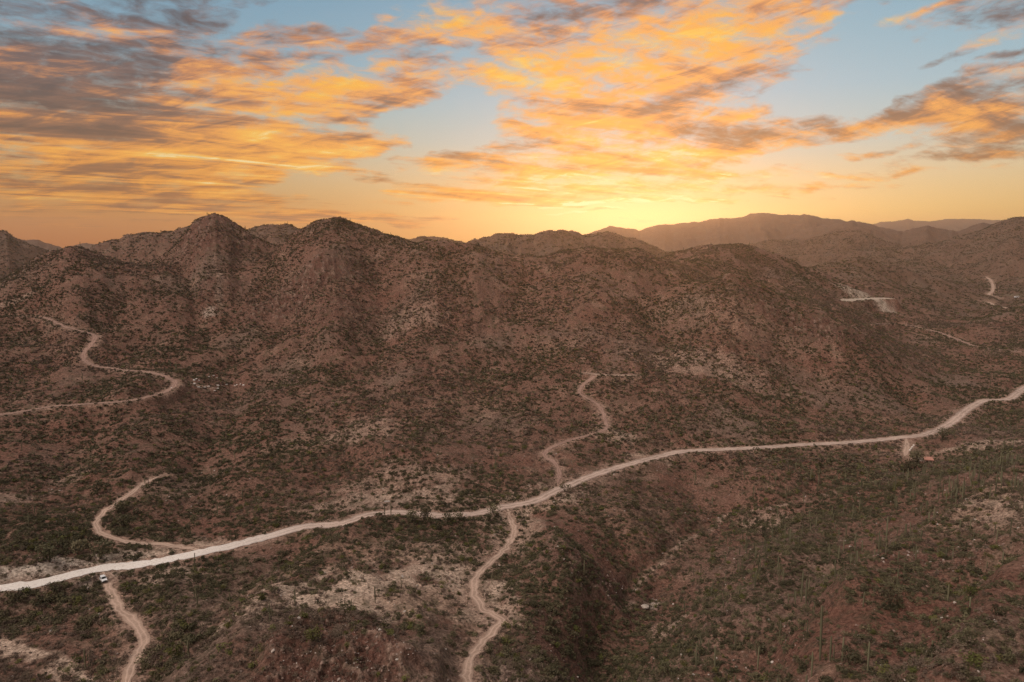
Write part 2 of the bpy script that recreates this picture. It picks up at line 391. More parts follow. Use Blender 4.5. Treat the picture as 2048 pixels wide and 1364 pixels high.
# ------------------------------------------------------------------ ground grid (polar, one sheet)
TH = np.concatenate([np.linspace(-math.pi, R(-50), 40, endpoint=False), np.linspace(R(-50), R(50), 960), np.linspace(R(50), math.pi, 41)[1:]])
RR = np.concatenate([[1.0], np.geomspace(12, 95, 50, endpoint=False), np.geomspace(95, 1000, 700, endpoint=False), np.geomspace(1000, 10500, 320)])
NTH, NR = len(TH), len(RR)
tt, rr = np.meshgrid(TH, RR, indexing='ij')
gx = np.sin(tt) * rr; gy = np.cos(tt) * rr
gz = height(gx, gy)
gz[0] = gz[-1] = (gz[0] + gz[-1]) / 2
LR = np.log(RR)
def H(x, y):
    """height of the finished ground sheet at world points"""
    x = np.asarray(x, float); y = np.asarray(y, float)
    t = np.arctan2(x, y); r = np.hypot(x, y)
    fi = np.interp(t, TH, np.arange(NTH)); fj = np.interp(r, RR, np.arange(NR))
    i = np.minimum(fi.astype(int), NTH - 2); j = np.minimum(fj.astype(int), NR - 2); a = fi - i; b = fj - j
    return (gz[i, j] * (1 - a) + gz[i + 1, j] * a) * (1 - b) + (gz[i, j + 1] * (1 - a) + gz[i + 1, j + 1] * a) * b
RS = np.geomspace(70, 9000, 4000)
def hit(px, py):
    """first ground point met by a sight line"""
    a, b = kk(px, py); q = math.hypot(a, 1)
    Y = RS / q
    z = H(a * Y, Y); zl = CAM_H + b * Y
    k = np.argmax(z >= zl)
    if not (z >= zl).any(): k = len(RS) - 1
    y = Y[k]
    return a * y, y, float(z[k])

# spurs (+) and hollows (-) of the slopes: height, half width, course
def polydist(pth, X, Y):
    best = np.full(X.shape, 1e9)
    for a, b in zip(pth[:-1], pth[1:]):
        d0, d1 = b[0] - a[0], b[1] - a[1]; L = d0 * d0 + d1 * d1 + 1e-9
        t = np.clip(((X - a[0]) * d0 + (Y - a[1]) * d1) / L, 0, 1)
        best = np.minimum(best, np.hypot(X - a[0] - t * d0, Y - a[1] - t * d1))
    return best
RIBS = [
 (9,10,[(2060,950),(1985,985),(1930,1040),(1860,1080),(1780,1140),(1700,1200)]),(-8,9,[(2010,1110),(1930,1150),(1860,1200),(1800,1290)]),(5,8,[(2060,1120),(1990,1190),(1940,1280),(1900,1364)]),
 (-3.5,8,[(1640,960),(1560,1040),(1480,1120),(1400,1190)]),(3.5,8,[(1720,990),(1620,1080),(1520,1180),(1430,1280)]),(-4.5,8,[(1660,1130),(1570,1240),(1500,1364)]),
 (4,9,[(760,1045),(640,1110),(560,1190),(480,1290),(430,1364)]),(-5,8,[(570,1110),(480,1170),(400,1250),(350,1330)]),(5,7,[(1070,1065),(1130,1105),(1185,1165),(1225,1235)]),(-3,8,[(1040,1120),(1090,1190),(1125,1280),(1150,1364)]),
 (6,6,[(560,1310),(640,1252),(720,1262),(800,1330)]),(-5,7,[(620,1350),(760,1364)]),(-4,8,[(-40,1212),(100,1228),(190,1250)]),(3,7,[(800,1200),(870,1270),(900,1364)]),
 (8,22,[(600,720),(560,800),(520,880),(500,960)]),(-8,20,[(470,690),(450,800),(420,900),(400,1000)]),(-8,22,[(760,650),(740,760),(720,850),(680,950)]),(8,24,[(900,560),(860,650),(820,750),(790,830)]),
 (-8,24,[(1030,560),(1020,650),(980,750),(930,870)]),(7,24,[(1180,560),(1160,650),(1120,750),(1080,850)]),(-8,22,[(1330,560),(1330,650),(1290,740),(1260,840)]),(8,24,[(1440,600),(1430,680),(1420,760),(1400,850)]),
 (-7,22,[(1600,700),(1640,760),(1700,820)]),(7,20,[(330,620),(320,720),(280,800)]),(-6,16,[(200,820),(150,900),(120,1000)]),(6,16,[(300,850),(260,930),(230,1000)]),(-9,14,[(455,540),(440,600),(425,640),(420,690)]),
]
for h_, w_, px_ in RIBS:
    pth = [hit(a, b) for a, b in px_]
    xs = [p[0] for p in pth]; ys = [p[1] for p in pth]; m_ = 4 * w_
    sel = np.where((gx > min(xs) - m_) & (gx < max(xs) + m_) & (gy > min(ys) - m_) & (gy < max(ys) + m_))
    X = gx[sel]; Y = gy[sel]
    d = polydist(pth, X + w_ * .7 * fbm(X / w_ / 2.5, Y / w_ / 2.5, 3, 301), Y + w_ * .7 * fbm(X / w_ / 2.5, Y / w_ / 2.5, 3, 302)) / w_
    gz[sel] += h_ * (.5 if w_ > 12 else .8) * np.exp(-d ** 1.5 * 1.1)

# large outcrops of bare rock: (px, py, half width m, half depth m, strength)
ROCKS = [(690,1335,26,16,1.0),(620,1270,16,10,.8),(760,1300,10,8,.6),(1210,1175,14,16,.8),(1150,1130,14,9,.6),(600,585,70,30,.9),(700,620,50,25,.5),
         (1600,655,55,22,.9),(1480,570,45,25,.6),(430,452,55,60,.8),(560,600,50,25,.7),(1030,1350,10,12,.6),(90,790,24,14,.5),(240,790,30,14,.6),
         (1500,1110,12,8,.3),(400,590,55,25,.5),(780,1040,18,5,.5),(1900,1120,18,12,.5),(60,1185,14,7,.5),(2000,650,60,25,.6),(1780,700,60,25,.6)]
def blob(px, py, rx, ry, grow=1.0):
    x, y, z = hit(px, py)
    s = math.hypot(x, y); ux, uy = y / s, -x / s       # across the view, then along it
    d1 = (gx - x) * ux + (gy - y) * uy; d2 = (gx - x) * x / s + (gy - y) * y / s
    return np.sqrt((d1 / rx) ** 2 + (d2 / ry) ** 2)
warpn = fbm(gx / 9, gy / 9, 4, 77)
warpb = fbm(gx / 40, gy / 40, 4, 78)
rockm = np.zeros(gx.shape)
rmass = ridged(gx / 9 + warpn * .6, gy / 9, 4, 50, .6); rfine = ridged(gx / 2.6, gy / 2.6 + warpn, 3, 51, .6)
for px, py, rx, ry, st in ROCKS:
    d = blob(px, py, rx, ry) + warpn * .45
    rockm = np.maximum(rockm, st * (1 - sstep(.55, 1.15, d)))
farscale = 1 + sstep(400, 800, rr) * .8
gz += rockm * (rmass * 2.6 * farscale + rfine * 1.0)

# ------------------------------------------------------------------ tracks and washes
def catmull(pts, step):
    pts = [np.array(p, float) for p in pts]
    pts = [2 * pts[0] - pts[1]] + pts + [2 * pts[-1] - pts[-2]]
    out = []
    for i in range(1, len(pts) - 2):
        p0, p1, p2, p3 = pts[i - 1:i + 3]
        n = max(2, int(np.linalg.norm((p2 - p1)[:2]) / step))
        for k in range(n):
            t = k / n
            out.append(.5 * ((2 * p1) + (-p0 + p2) * t + (2 * p0 - 5 * p1 + 4 * p2 - p3) * t * t + (-p0 + 3 * p1 - 3 * p2 + p3) * t ** 3))
    out.append(pts[-2])
    return np.array(out)
TRACKS = {
 'main_road': (7.8, [(-260,1218),(-120,1200),(0,1178),(60,1166),(130,1154),(207,1142),(300,1124),(430,1101),(520,1078),(600,1059),(680,1043),(740,1031),(800,1026),(870,1030),(940,1029),(1000,1020),(1070,1000),(1130,975),(1200,947),(1290,920),(1350,907),(1400,901),(1500,897),(1600,891),(1700,885),(1790,878),(1850,868),(1895,852),(1925,826),(1965,804),(2020,796),(2060,772),(2150,755)]),
 'lower_left_track': (4.2, [(207,1152),(222,1185),(240,1215),(265,1245),(287,1272),(282,1300),(268,1325),(255,1364),(235,1410)]),
 'middle_track': (4.0, [(1015,1024),(1024,1045),(1028,1070),(1008,1100),(975,1130),(953,1152),(948,1180),(960,1208),(985,1230),(1002,1240),(992,1262),(962,1290),(942,1318),(936,1345),(930,1400)]),
 'left_spur_track': (3.6, [(325,952),(290,965),(262,985),(235,1005),(205,1028),(192,1048),(205,1068),(240,1080),(285,1090),(340,1093),(390,1100),(425,1102)]),
 'winding_spur_track': (3.4, [(1115,968),(1118,945),(1108,925),(1090,912),(1100,898),(1130,884),(1170,872),(1210,862),(1210,838),(1198,812),(1170,794),(1158,786),(1168,768),(1190,752),(1172,746)]),
 'upper_spur_track': (5.5, [(1172,746),(1200,750),(1235,751),(1270,752)]),
 'upper_left_track': (5.0, [(-80,632),(0,634),(60,633),(95,638),(125,652),(150,658),(180,664),(190,678),(180,692),(168,705),(170,722),(190,733),(230,740),(290,744),(330,752),(350,766),(340,782),(300,794),(250,803),(180,808),(100,815),(30,826),(-60,838)]),
 'valley_track': (5.0, [(1740,648),(1800,649),(1850,658),(1885,668),(1920,682),(1955,694),(2000,700),(2060,706)]),
 'far_bend_track': (7.0, [(1972,552),(1983,565),(1986,580),(1978,590),(2000,596)]),
 'far_lower_track': (6.0, [(1955,604),(1970,603),(1985,611),(2012,615)]),
 'shed_driveway': (5.0, [(1812,879),(1814,892),(1812,905),(1810,914)]),
}
paths = {}
for nm, (wd, px) in TRACKS.items():
    pts = [hit(*p) for p in px]
    pth = catmull(pts, 2.0 if wd < 5.5 or 'far' not in nm else 6)
    z = pth[:, 2].copy(); k = 9
    zp = np.pad(z, k, mode='edge'); z = np.convolve(zp, np.ones(2 * k + 1) / (2 * k + 1), 'valid')
    pth[:, 2] = z
    paths[nm] = (wd, pth)
roadd = np.full(gx.shape, 1e3)                        # distance to the edge of the nearest track
def flatten(pth, hw, lower=0.0, soft=6.0):
    x0, y0 = pth[:, :2].min(0) - 30; x1, y1 = pth[:, :2].max(0) + 30
    sel = np.where((gx > x0) & (gx < x1) & (gy > y0) & (gy < y1))
    X = gx[sel]; Y = gy[sel]
    best = np.full(X.shape, 1e9); bz = np.zeros(X.shape)
    for a, b in zip(pth[:-1], pth[1:]):
        near = np.where((np.abs(X - a[0]) < 22) & (np.abs(Y - a[1]) < 22))[0]
        if not len(near): continue
        d = b[:2] - a[:2]; L = d @ d + 1e-9
        t = np.clip(((X[near] - a[0]) * d[0] + (Y[near] - a[1]) * d[1]) / L, 0, 1)
        q = np.hypot(X[near] - a[0] - t * d[0], Y[near] - a[1] - t * d[1])
        m = q < best[near]
        best[near[m]] = q[m]; bz[near[m]] = (a[2] + (b[2] - a[2]) * t)[m]
    ed = best - hw
    cell = 1.5 + sstep(300, 1200, np.hypot(X, Y)) * 5
    wgt = 1 - sstep(0, 1, (ed - cell * .6) / soft)
    gz[sel] = gz[sel] * (1 - wgt) + (bz - lower) * wgt
    roadd[sel] = np.minimum(roadd[sel], ed)
    gz[sel] += .45 * np.exp(-((ed - 1.6) / .9) ** 2) * np.clip(.4 + 1.6 * warpn[sel], 0, 1) * (lower == 0)
for nm, (wd, pth) in sorted(paths.items(), key=lambda kv: kv[0] == 'main_road'):
    flatten(pth, wd / 2)
# levelled pale pad on the far hillside
pad = catmull([hit(1688, 598), hit(1728, 601), hit(1764, 604)], 4.0)
pad[:, 2] = pad[:, 2].mean() + 1.5
flatten(pad, 13, .01, 12)
# the dry wash in the gully and the one in the lower left corner are cut into the ground
WASH = {'dry_wash': (3.2, [(1730,962),(1690,972),(1640,992),(1560,1008),(1490,1022),(1450,1030),(1430,1052),(1395,1070),(1370,1078),(1345,1098),(1335,1118),(1310,1132),(1290,1150),(1270,1185),(1262,1215)]),
        'pale_wash': (8.0, [(-90,1268),(0,1288),(50,1302),(100,1322),(150,1350),(185,1385)])}
washd = {}
for nm, (wd, px) in WASH.items():
    pth = catmull([hit(*p) for p in px], 2.0)
    k = 7; zp = np.pad(pth[:, 2], k, mode='edge'); pth[:, 2] = np.convolve(zp, np.ones(2 * k + 1) / (2 * k + 1), 'valid')
    keepd = roadd.copy(); roadd[:] = 1e3
    flatten(pth, wd / 2, .7, 5)
    washd[nm] = roadd.copy(); roadd[:] = np.minimum(keepd, 1e3)

# ------------------------------------------------------------------ colours of the soil itself
def col(r, g, b): return np.array([r, g, b])
BROWN = col(.208, .122, .093); RED = col(.185, .092, .068); PALE = col(.66, .53, .43); SAND = col(.34, .235, .178); GREY = col(.20, .150, .122); CHALK = col(.72, .66, .58); DARK = col(.085, .045, .038)
tint = np.empty(gx.shape + (3,))
tint[:] = BROWN
def lay(mask, c, k=1.0):
    m = np.clip(mask * k, 0, 1)[..., None]
    tint[:] = tint * (1 - m) + c * m
lay(sstep(-.15, .35, warpb), RED, .55)
lay(sstep(.0, .5, fbm(gx / 70, gy / 70, 4, 91)), GREY, .7)
lay(sstep(.15, .5, fbm(gx / 22, gy / 22, 4, 92)), SAND, .5)
PATCH = [  # px, py, half width m, half depth m, colour, strength
 (760,1180,42,15,PALE,.8),(620,1200,30,14,PALE,.6),(900,1130,26,15,PALE,.75),(820,1100,40,10,SAND,.7),(520,1170,20,9,SAND,.6),(850,1200,20,10,SAND,.8),(980,1185,10,9,PALE,.9),(1000,1240,6,6,CHALK,.7),
 (180,1136,38,11,CHALK,1.0),(40,1160,30,6,CHALK,.8),(90,1158,24,5,CHALK,.6),(270,1122,22,6,PALE,.9),(350,1105,16,5,PALE,.8),(330,1150,14,7,PALE,.6),(420,1090,12,5,PALE,.6),
 (600,890,24,12,SAND,.6),(720,860,30,14,PALE,.28),(800,960,40,14,PALE,.28),(700,1010,30,7,PALE,.35),(860,985,26,6,PALE,.35),(950,820,40,22,SAND,.4),(930,1015,30,5,PALE,.3),
 (1070,1010,26,7,SAND,.95),(1110,985,16,7,PALE,.75),(1060,1000,22,6,PALE,.4),(1225,868,16,8,PALE,.55),(1300,915,14,4,PALE,.7),
 (1420,730,70,26,PALE,.28),(1500,640,60,25,SAND,.5),(1300,620,50,25,SAND,.4),(1100,700,30,20,SAND,.4),(830,630,40,22,PALE,.2),
 (1718,590,38,20,col(.56,.50,.42),.8),(1760,604,26,12,col(.60,.54,.46),.8),(1012,1026,15,6,PALE,.9),(400,1098,16,4,PALE,.8),(207,1152,9,6,CHALK,.9),(945,1165,8,6,PALE,.8),(1215,868,8,5,SAND,.9),
 (440,560,4,30,PALE,.5),(437,590,4,18,PALE,.45),(420,625,9,8,CHALK,.4),(250,930,30,14,RED,.5),(100,870,50,20,RED,.5),
 (1965,1010,9,16,PALE,.75),(1992,980,12,14,SAND,1.0),(1950,1070,16,10,RED,.8),(2020,1030,10,12,PALE,.6),(2010,1060,12,18,SAND,.7),(1930,1040,12,6,SAND,.8),(1900,1060,13,9,SAND,.5),(1985,1120,10,12,SAND,.5),(1800,1130,26,14,RED,.7),(1700,1250,24,14,RED,.6),(1850,1250,26,16,RED,.8),
 (1540,1050,16,8,PALE,.35),(1900,905,22,8,SAND,.5),(1960,885,12,4,PALE,.35),(2020,882,10,4,PALE,.5),(1945,895,20,3,PALE,.4),
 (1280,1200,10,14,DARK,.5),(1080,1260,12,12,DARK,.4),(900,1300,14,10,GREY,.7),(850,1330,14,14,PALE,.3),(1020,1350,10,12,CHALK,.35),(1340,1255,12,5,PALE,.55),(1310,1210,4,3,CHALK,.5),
 (1030,1060,16,22,PALE,.5),(985,1225,12,9,PALE,.7),(960,1290,8,10,SAND,.6),(1250,1030,26,20,SAND,.4),(1120,1080,20,14,GREY,.5),(1480,1200,26,18,GREY,.5),(390,770,16,4,PALE,.4),(20,605,24,8,PALE,.35),(1830,735,60,14,GREY,.5),(2030,590,26,9,col(.3,.33,.22),.5),(20,1000,16,8,PALE,.3),(140,960,10,6,PALE,.3),
 (100,680,36,14,RED,.6),(250,750,34,12,RED,.5),(480,1150,24,12,GREY,.4),(560,1240,16,8,GREY,.6),(40,1190,12,4,PALE,.4),(330,985,12,5,SAND,.6),
]
for px, py, rx, ry, c, k in PATCH:
    if c is not CHALK and py > 850: ry *= 1.5
    lay(1 - sstep(.35, 1.25, blob(px, py, rx, ry) + warpn * .9 + warpb * .3), c, k)
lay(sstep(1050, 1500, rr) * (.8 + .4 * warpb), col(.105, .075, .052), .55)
lay(rockm, DARK, .75); lay(rockm * sstep(.1, .6, rfine), RED, .4); lay(rockm * sstep(.55, .9, rmass), PALE, .35)
ed = roadd + warpn * 4.5 + .8 * warpb
lay(1 - sstep(-.5, 4.6, ed), col(.42, .30, .245), .8)
lay(1 - sstep(2, 9, roadd + warpn * 9), SAND, .35)
lay(1 - sstep(-1, 4, polydist(pad, gx, gy) - 12 + warpn * 6), col(.60, .54, .46), .85)
for nm, k_ in (('dry_wash', .75), ('pale_wash', .8)):
    lay((1 - sstep(-1.5, 2.0, washd[nm] + warpn * 4 + warpb * 2.5)) * sstep(-.35, .25, warpn + warpb + (.15 if nm == 'pale_wash' else -.12)), PALE, k_)

# ------------------------------------------------------------------ materials
def mat(name, rough=.9):
    m = bpy.data.materials.new(name); m.use_nodes = True
    t = m.node_tree; t.nodes.clear()
    k = NT(t)
    b = k.n('ShaderNodeBsdfPrincipled'); o = k.n('ShaderNodeOutputMaterial'); k.link(b.outputs[0], o.inputs[0])
    b.inputs['Roughness'].default_value = rough
    b.inputs['Specular IOR Level'].default_value = .15
    return m, k, b
def bump(k, b, h, dist, strength=1.0):
    nd = k.n('ShaderNodeBump'); nd.inputs['Strength'].default_value = strength; nd.inputs['Distance'].default_value = dist
    k.link(h, nd.inputs['Height']); k.link(nd.outputs[0], b.inputs['Normal'])
def flat(name, c, rough=.6, var=.15, scale=3.0, metal=0.0):
    m, k, b = mat(name, rough)
    g = k.n('ShaderNodeTexCoord').outputs['Object']
    n = k.noise(g, scale, 5, .6)
    k.link(k.mix(k.rng(n, .3, .7), tuple(v * (1 - var) for v in c), tuple(min(1, v * (1 + var)) for v in c)), b.inputs['Base Color'])
    b.inputs['Metallic'].default_value = metal
    return m

M_ground, k, b = mat('desert_soil', .95)
geo = k.n('ShaderNodeNewGeometry').outputs['Position']
at_ = k.n('ShaderNodeVertexColor', layer_name='tint').outputs[0]
s1 = k.noise(geo, .9, 8, .72)          # gravel and small tufts
s2 = k.noise(geo, .16, 6, .62)
s3 = k.noise(geo, 3.1, 4, .7)
c = k.mix(k.rng(s1, .36, .66), (.34, .29, .26), (1.66, 1.6, 1.54))
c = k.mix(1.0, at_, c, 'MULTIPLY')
c = k.mix(k.m('MULTIPLY', k.rng(s2, .5, .66), .55), c, (.085, .075, .045))      # dry grass and low cover
c = k.mix(k.m('MULTIPLY', k.rng(s3, .60, .68), .6), c, (.42, .36, .31))         # light stones
c = k.mix(k.m('MULTIPLY', k.rng(s3, .40, .32), .7), c, (.03, .024, .018))       # dark litter
k.link(c, b.inputs['Base Color'])
bump(k, b, k.m('ADD', s1, k.m('MULTIPLY', s3, .4)), 1.1, .9)

def soil(name, c0, c1, ruts=True):
    m, k, b = mat(name, .95)
    geo = k.n('ShaderNodeNewGeometry').outputs['Position']
    uv = k.n('ShaderNodeUVMap', uv_map='uv').outputs[0]
    sp = k.n('ShaderNodeSeparateXYZ'); k.link(uv, sp.inputs[0])
    a = k.noise(geo, 1.3, 7, .7); a2 = k.noise(geo, .12, 4, .6)
    c = k.mix(k.rng(a, .35, .68), c0, c1)
    c = k.mix(k.m('MULTIPLY', k.rng(a2, .42, .62), .55), c, tuple(v * .62 for v in c0))
    if ruts:
        wob = k.m('MULTIPLY', k.m('SUBTRACT', k.noise(geo, .08, 3, .5), .5), .3)
        u = k.m('ABSOLUTE', k.m('ADD', k.m('SUBTRACT', sp.outputs[0], .5), wob))
        r = k.m('SUBTRACT', 1.0, k.m('MULTIPLY', k.m('ABSOLUTE', k.m('SUBTRACT', u, .2)), 9.0), clamp=True)
        c = k.mix(k.m('MULTIPLY', r, .65), c, tuple(min(1, v * 1.12) for v in c1))
        e = k.rng(k.m('ABSOLUTE', k.m('SUBTRACT', sp.outputs[0], .5)), .33, .5)
        c = k.mix(k.m('MULTIPLY', e, .65), c, tuple(v * .8 for v in c0))
    if name == 'graded_dirt':
        gx_ = k.n('ShaderNodeSeparateXYZ'); k.link(geo, gx_.inputs[0])
        c = k.mix(k.m('MULTIPLY', k.rng(gx_.outputs[0], -75, -150, 0, 1, True), k.rng(a, .2, .5)), c, (.82, .77, .71))
    k.link(c, b.inputs['Base Color'])
    bump(k, b, a, .25, .8)
    return m
M_road = soil('graded_dirt', (.37, .27, .22), (.60, .465, .39))
M_track = soil('track_dirt', (.36, .25, .19), (.56, .41, .325))
M_rtrack = soil('red_track_dirt', (.27, .17, .135), (.42, .28, .225))
M_wash = soil('wash_gravel', (.34, .25, .20), (.62, .50, .42), False)

# ------------------------------------------------------------------ helpers for objects
def tag(o, label=None, cat=None, group=None, kind=None):
    if label: o['label'] = label
    if cat: o['category'] = cat
    if group: o['group'] = group
    if kind: o['kind'] = kind
    return o
def raw_mesh(name, co, faces, m=None, smooth=False):
    me = bpy.data.meshes.new(name)
    co = np.asarray(co, np.float32); f = np.asarray(faces, np.int32); n = f.shape[1]
    me.vertices.add(len(co)); me.vertices.foreach_set('co', co.ravel())
    me.loops.add(f.size); me.loops.foreach_set('vertex_index', f.ravel())
    me.polygons.add(len(f)); me.polygons.foreach_set('loop_start', np.arange(0, f.size, n, dtype=np.int32))
    me.update(calc_edges=True)
    if smooth: me.polygons.foreach_set('use_smooth', np.ones(len(f), bool))
    if m: me.materials.append(m)
    return me
def link(name, me, parent=None, loc=(0, 0, 0), rot=(0, 0, 0), sc=1.0):
    o = bpy.data.objects.new(name, me); C.objects.link(o)
    o.location = loc; o.rotation_euler = rot
    o.scale = (sc, sc, sc) if not hasattr(sc, '__len__') else sc
    if parent: o.parent = parent
    return o
def bm_mesh(name, bm, m, smooth=False):
    bmesh.ops.recalc_face_normals(bm, faces=bm.faces)
    me = bpy.data.meshes.new(name); bm.to_mesh(me); bm.free(); me.materials.append(m)
    if smooth:
        for p in me.polygons: p.use_smooth = True
    return me

# ------------------------------------------------------------------ ground
idx = np.arange(NTH * NR).reshape(NTH, NR)
fq = np.stack([idx[:-1, :-1], idx[1:, :-1], idx[1:, 1:], idx[:-1, 1:]], -1).reshape(-1, 4)[:, ::-1]
me = raw_mesh('ground', np.stack([gx, gy, gz], -1).reshape(-1, 3), fq, M_ground, True)
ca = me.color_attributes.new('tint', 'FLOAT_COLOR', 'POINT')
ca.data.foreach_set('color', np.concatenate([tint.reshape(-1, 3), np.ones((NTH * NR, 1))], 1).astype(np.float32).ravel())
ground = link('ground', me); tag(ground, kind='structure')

def ribbon(name, pth, wd, m, lift, nseg=8, rag=.5):
    n = len(pth); d = np.gradient(pth[:, :2], axis=0); d /= np.linalg.norm(d, axis=1)[:, None] + 1e-9
    nrm = np.stack([-d[:, 1], d[:, 0]], 1)
    s = np.concatenate([[0], np.cumsum(np.linalg.norm(np.diff(pth[:, :2], axis=0), axis=1))])
    hl = wd * .42 + rag * fbm(s / 5, s * 0 + 3.1, 5, 5, .65) * 3; hr = wd * .42 + rag * fbm(s / 5, s * 0 + 8.1, 5, 6, .65) * 3
    wd = wd; taper = np.clip(np.minimum(np.arange(n), np.arange(n)[::-1]) / 4, .3, 1)
    hl *= taper; hr *= taper
    t = np.linspace(0, 1, nseg + 1)
    off = -hr[:, None] * (1 - t) + hl[:, None] * t
    X = pth[:, 0:1] + nrm[:, 0:1] * off; Y = pth[:, 1:2] + nrm[:, 1:2] * off
    Z = H(X, Y) + lift
    co = np.stack([X, Y, Z], -1).reshape(-1, 3)
    ix = np.arange(n * (nseg + 1)).reshape(n, nseg + 1)
    f = np.stack([ix[:-1, :-1], ix[:-1, 1:], ix[1:, 1:], ix[1:, :-1]], -1).reshape(-1, 4)[:, ::-1]
    me = raw_mesh(name, co, f, m, True)
    uvl = me.uv_layers.new(name='uv')
    uvp = np.stack([np.tile(t, (n, 1)), np.tile(s[:, None], (1, nseg + 1))], -1).reshape(-1, 2)
    uvl.data.foreach_set('uv', uvp[f.ravel()].astype(np.float32).ravel())
    return tag(link(name, me), kind='structure')
lift = {'main_road': .16}
for i, (nm, (wd, pth)) in enumerate(paths.items()):
    m = M_road if nm == 'main_road' else M_wash if 'wash' in nm else M_rtrack if 'left' in nm and 'upper' in nm or nm in ('valley_track', 'winding_spur_track') else M_track
    ribbon(nm, pth, wd, m, lift.get(nm, .10 + .006 * i), 8, 1.0 if nm == 'main_road' else 1.1)

# ------------------------------------------------------------------ where things stand in the picture (for labels only)
def proj(x, y, z):
    dz_ = z - CAM_H
    f = y * CP - dz_ * SP; u = y * SP + dz_ * CP
    return 1024 + FPX * x / f, 682 - FPX * u / f, f
PLACES = [(270,1270,'beside the lower left track'),(90,1310,'by the pale wash in the lower left corner'),(80,1200,'just below the left end of the main road'),
 (420,1160,'below the main road, right of the white car'),(420,1300,'between the lower left track and the dark rocks'),(550,1230,'left of the pale sandy rise'),
 (670,1320,'on the dark red rocks at the bottom'),(720,1190,'on the pale sandy rise below the road'),(860,1290,'between the dark red rocks and the forked track'),
 (760,1060,'along the crest just below the main road'),(900,1100,'on the rise left of the middle track'),(970,1210,'where the middle track forks'),
 (1080,1060,'right of the upper middle track'),(1130,1160,'on the rocky knoll right of the middle track'),(1060,1320,'right of the bottom end of the middle track'),
 (1250,980,'on the slope right below the road bend'),(1200,1280,'in the dark gully'),(1300,1170,'where the dry wash ends in the gully'),(1440,1040,'beside the upper dry wash'),
 (1420,1160,'at the foot of the cactus hill by the wash'),(1400,1310,'low on the cactus hill at the bottom edge'),(1640,1300,'below the tallest cactus at the bottom edge'),
 (1560,1180,'on the lower middle of the cactus hill'),(1640,1060,'on the upper left flank of the cactus hill'),(1760,1020,'high on the cactus hill'),(1800,1160,'on the red ground of the cactus hill'),
 (1960,1040,'beside the bare pinkish crest'),(1880,1290,'on the red slope near the lower right corner'),(2010,1240,'by the right edge below the bare crest'),(1780,1320,'on red soil right of the tallest cactus'),(1970,1345,'in the very lower right corner'),
 (1840,1225,'below the broad olive tree on the red slope'),(2030,1140,'at the right edge under the bare crest'),(1930,1160,'by the bright green tree near the right edge'),(180,1340,'left of the lower left track at the bottom edge'),(330,1345,'right of the lower left track at the bottom edge'),
 (340,1220,'right of the lower left track below the white car'),(1480,1350,'at the bottom edge left of the tallest cactus'),(1290,1340,'at the bottom edge right of the gully'),(1930,985,'on the near side of the cactus crest'),(1870,930,'near the small red roofed shed'),
 (1980,920,'on the crest right of the shed'),(1620,940,'below the right stretch of the main road'),(260,1040,'inside the loop of the left spur track'),(80,1060,'left of the spur track loop'),
 (130,900,'on the left slope above the main road'),(450,980,'on the slope above the white car'),(520,820,'on the hillside below the twin hills'),(800,950,'on the middle slope just above the road'),
 (900,750,'halfway up the middle slope'),(1130,900,'by the winding spur track'),(1350,830,'on the right hillside above the road'),(1600,800,'on the far right hillside'),
 (1950,760,'on the right slope beyond the main road'),(250,700,'by the upper left track'),(430,560,'on the left hill'),(660,560,'on the rocky hill left of the middle'),(1300,580,'near the crest of the right hill'),(1600,600,'on the right ridge')]
def place(px, py): return min(PLACES, key=lambda p: ((p[0] - px) / 1.3) ** 2 + (p[1] - py) ** 2)[2]
def inframe(px, py, m=0): return -m < px < 2048 + m and -m < py < 1364 + m
def visible(x, y, z):
    """does the top of a thing at x, y, z clear the ground in front of it"""
    t = np.linspace(.25, .985, 60)
    zl = CAM_H + (z - CAM_H) * t
    return bool((H(x * t, y * t) < zl).all())

# ------------------------------------------------------------------ plants
def leaf_mat(name, c, c2, var=.35):
    m, k, b = mat(name, .8)
    ri = k.n('ShaderNodeObjectInfo').outputs['Random']
    geo = k.n('ShaderNodeNewGeometry').outputs['Position']
    n = k.noise(geo, 2.2, 3, .7)
    cc = k.mix(n, c, c2)
    v = k.rng(ri, 0, 1, 1 - var, 1 + var)
    hs = k.n('ShaderNodeHueSaturation'); k.link(cc, hs.inputs['Color']); k.link(v, hs.inputs['Value'])
    k.link(k.rng(k.m('FRACT', k.m('MULTIPLY', ri, 7.3)), 0, 1, .485, .512), hs.inputs['Hue'])
    k.link(hs.outputs[0], b.inputs['Base Color'])
    return m
LM = {'dark green': leaf_mat('dark_leaves', (.056, .052, .030), (.116, .106, .060)),
      'olive': leaf_mat('olive_leaves', (.095, .085, .048), (.170, .148, .086)),
      'brown grey': leaf_mat('dry_twigs', (.110, .080, .060), (.20, .148, .110)),
      'yellow green': leaf_mat('palo_verde_leaves', (.075, .082, .022), (.15, .145, .05))}
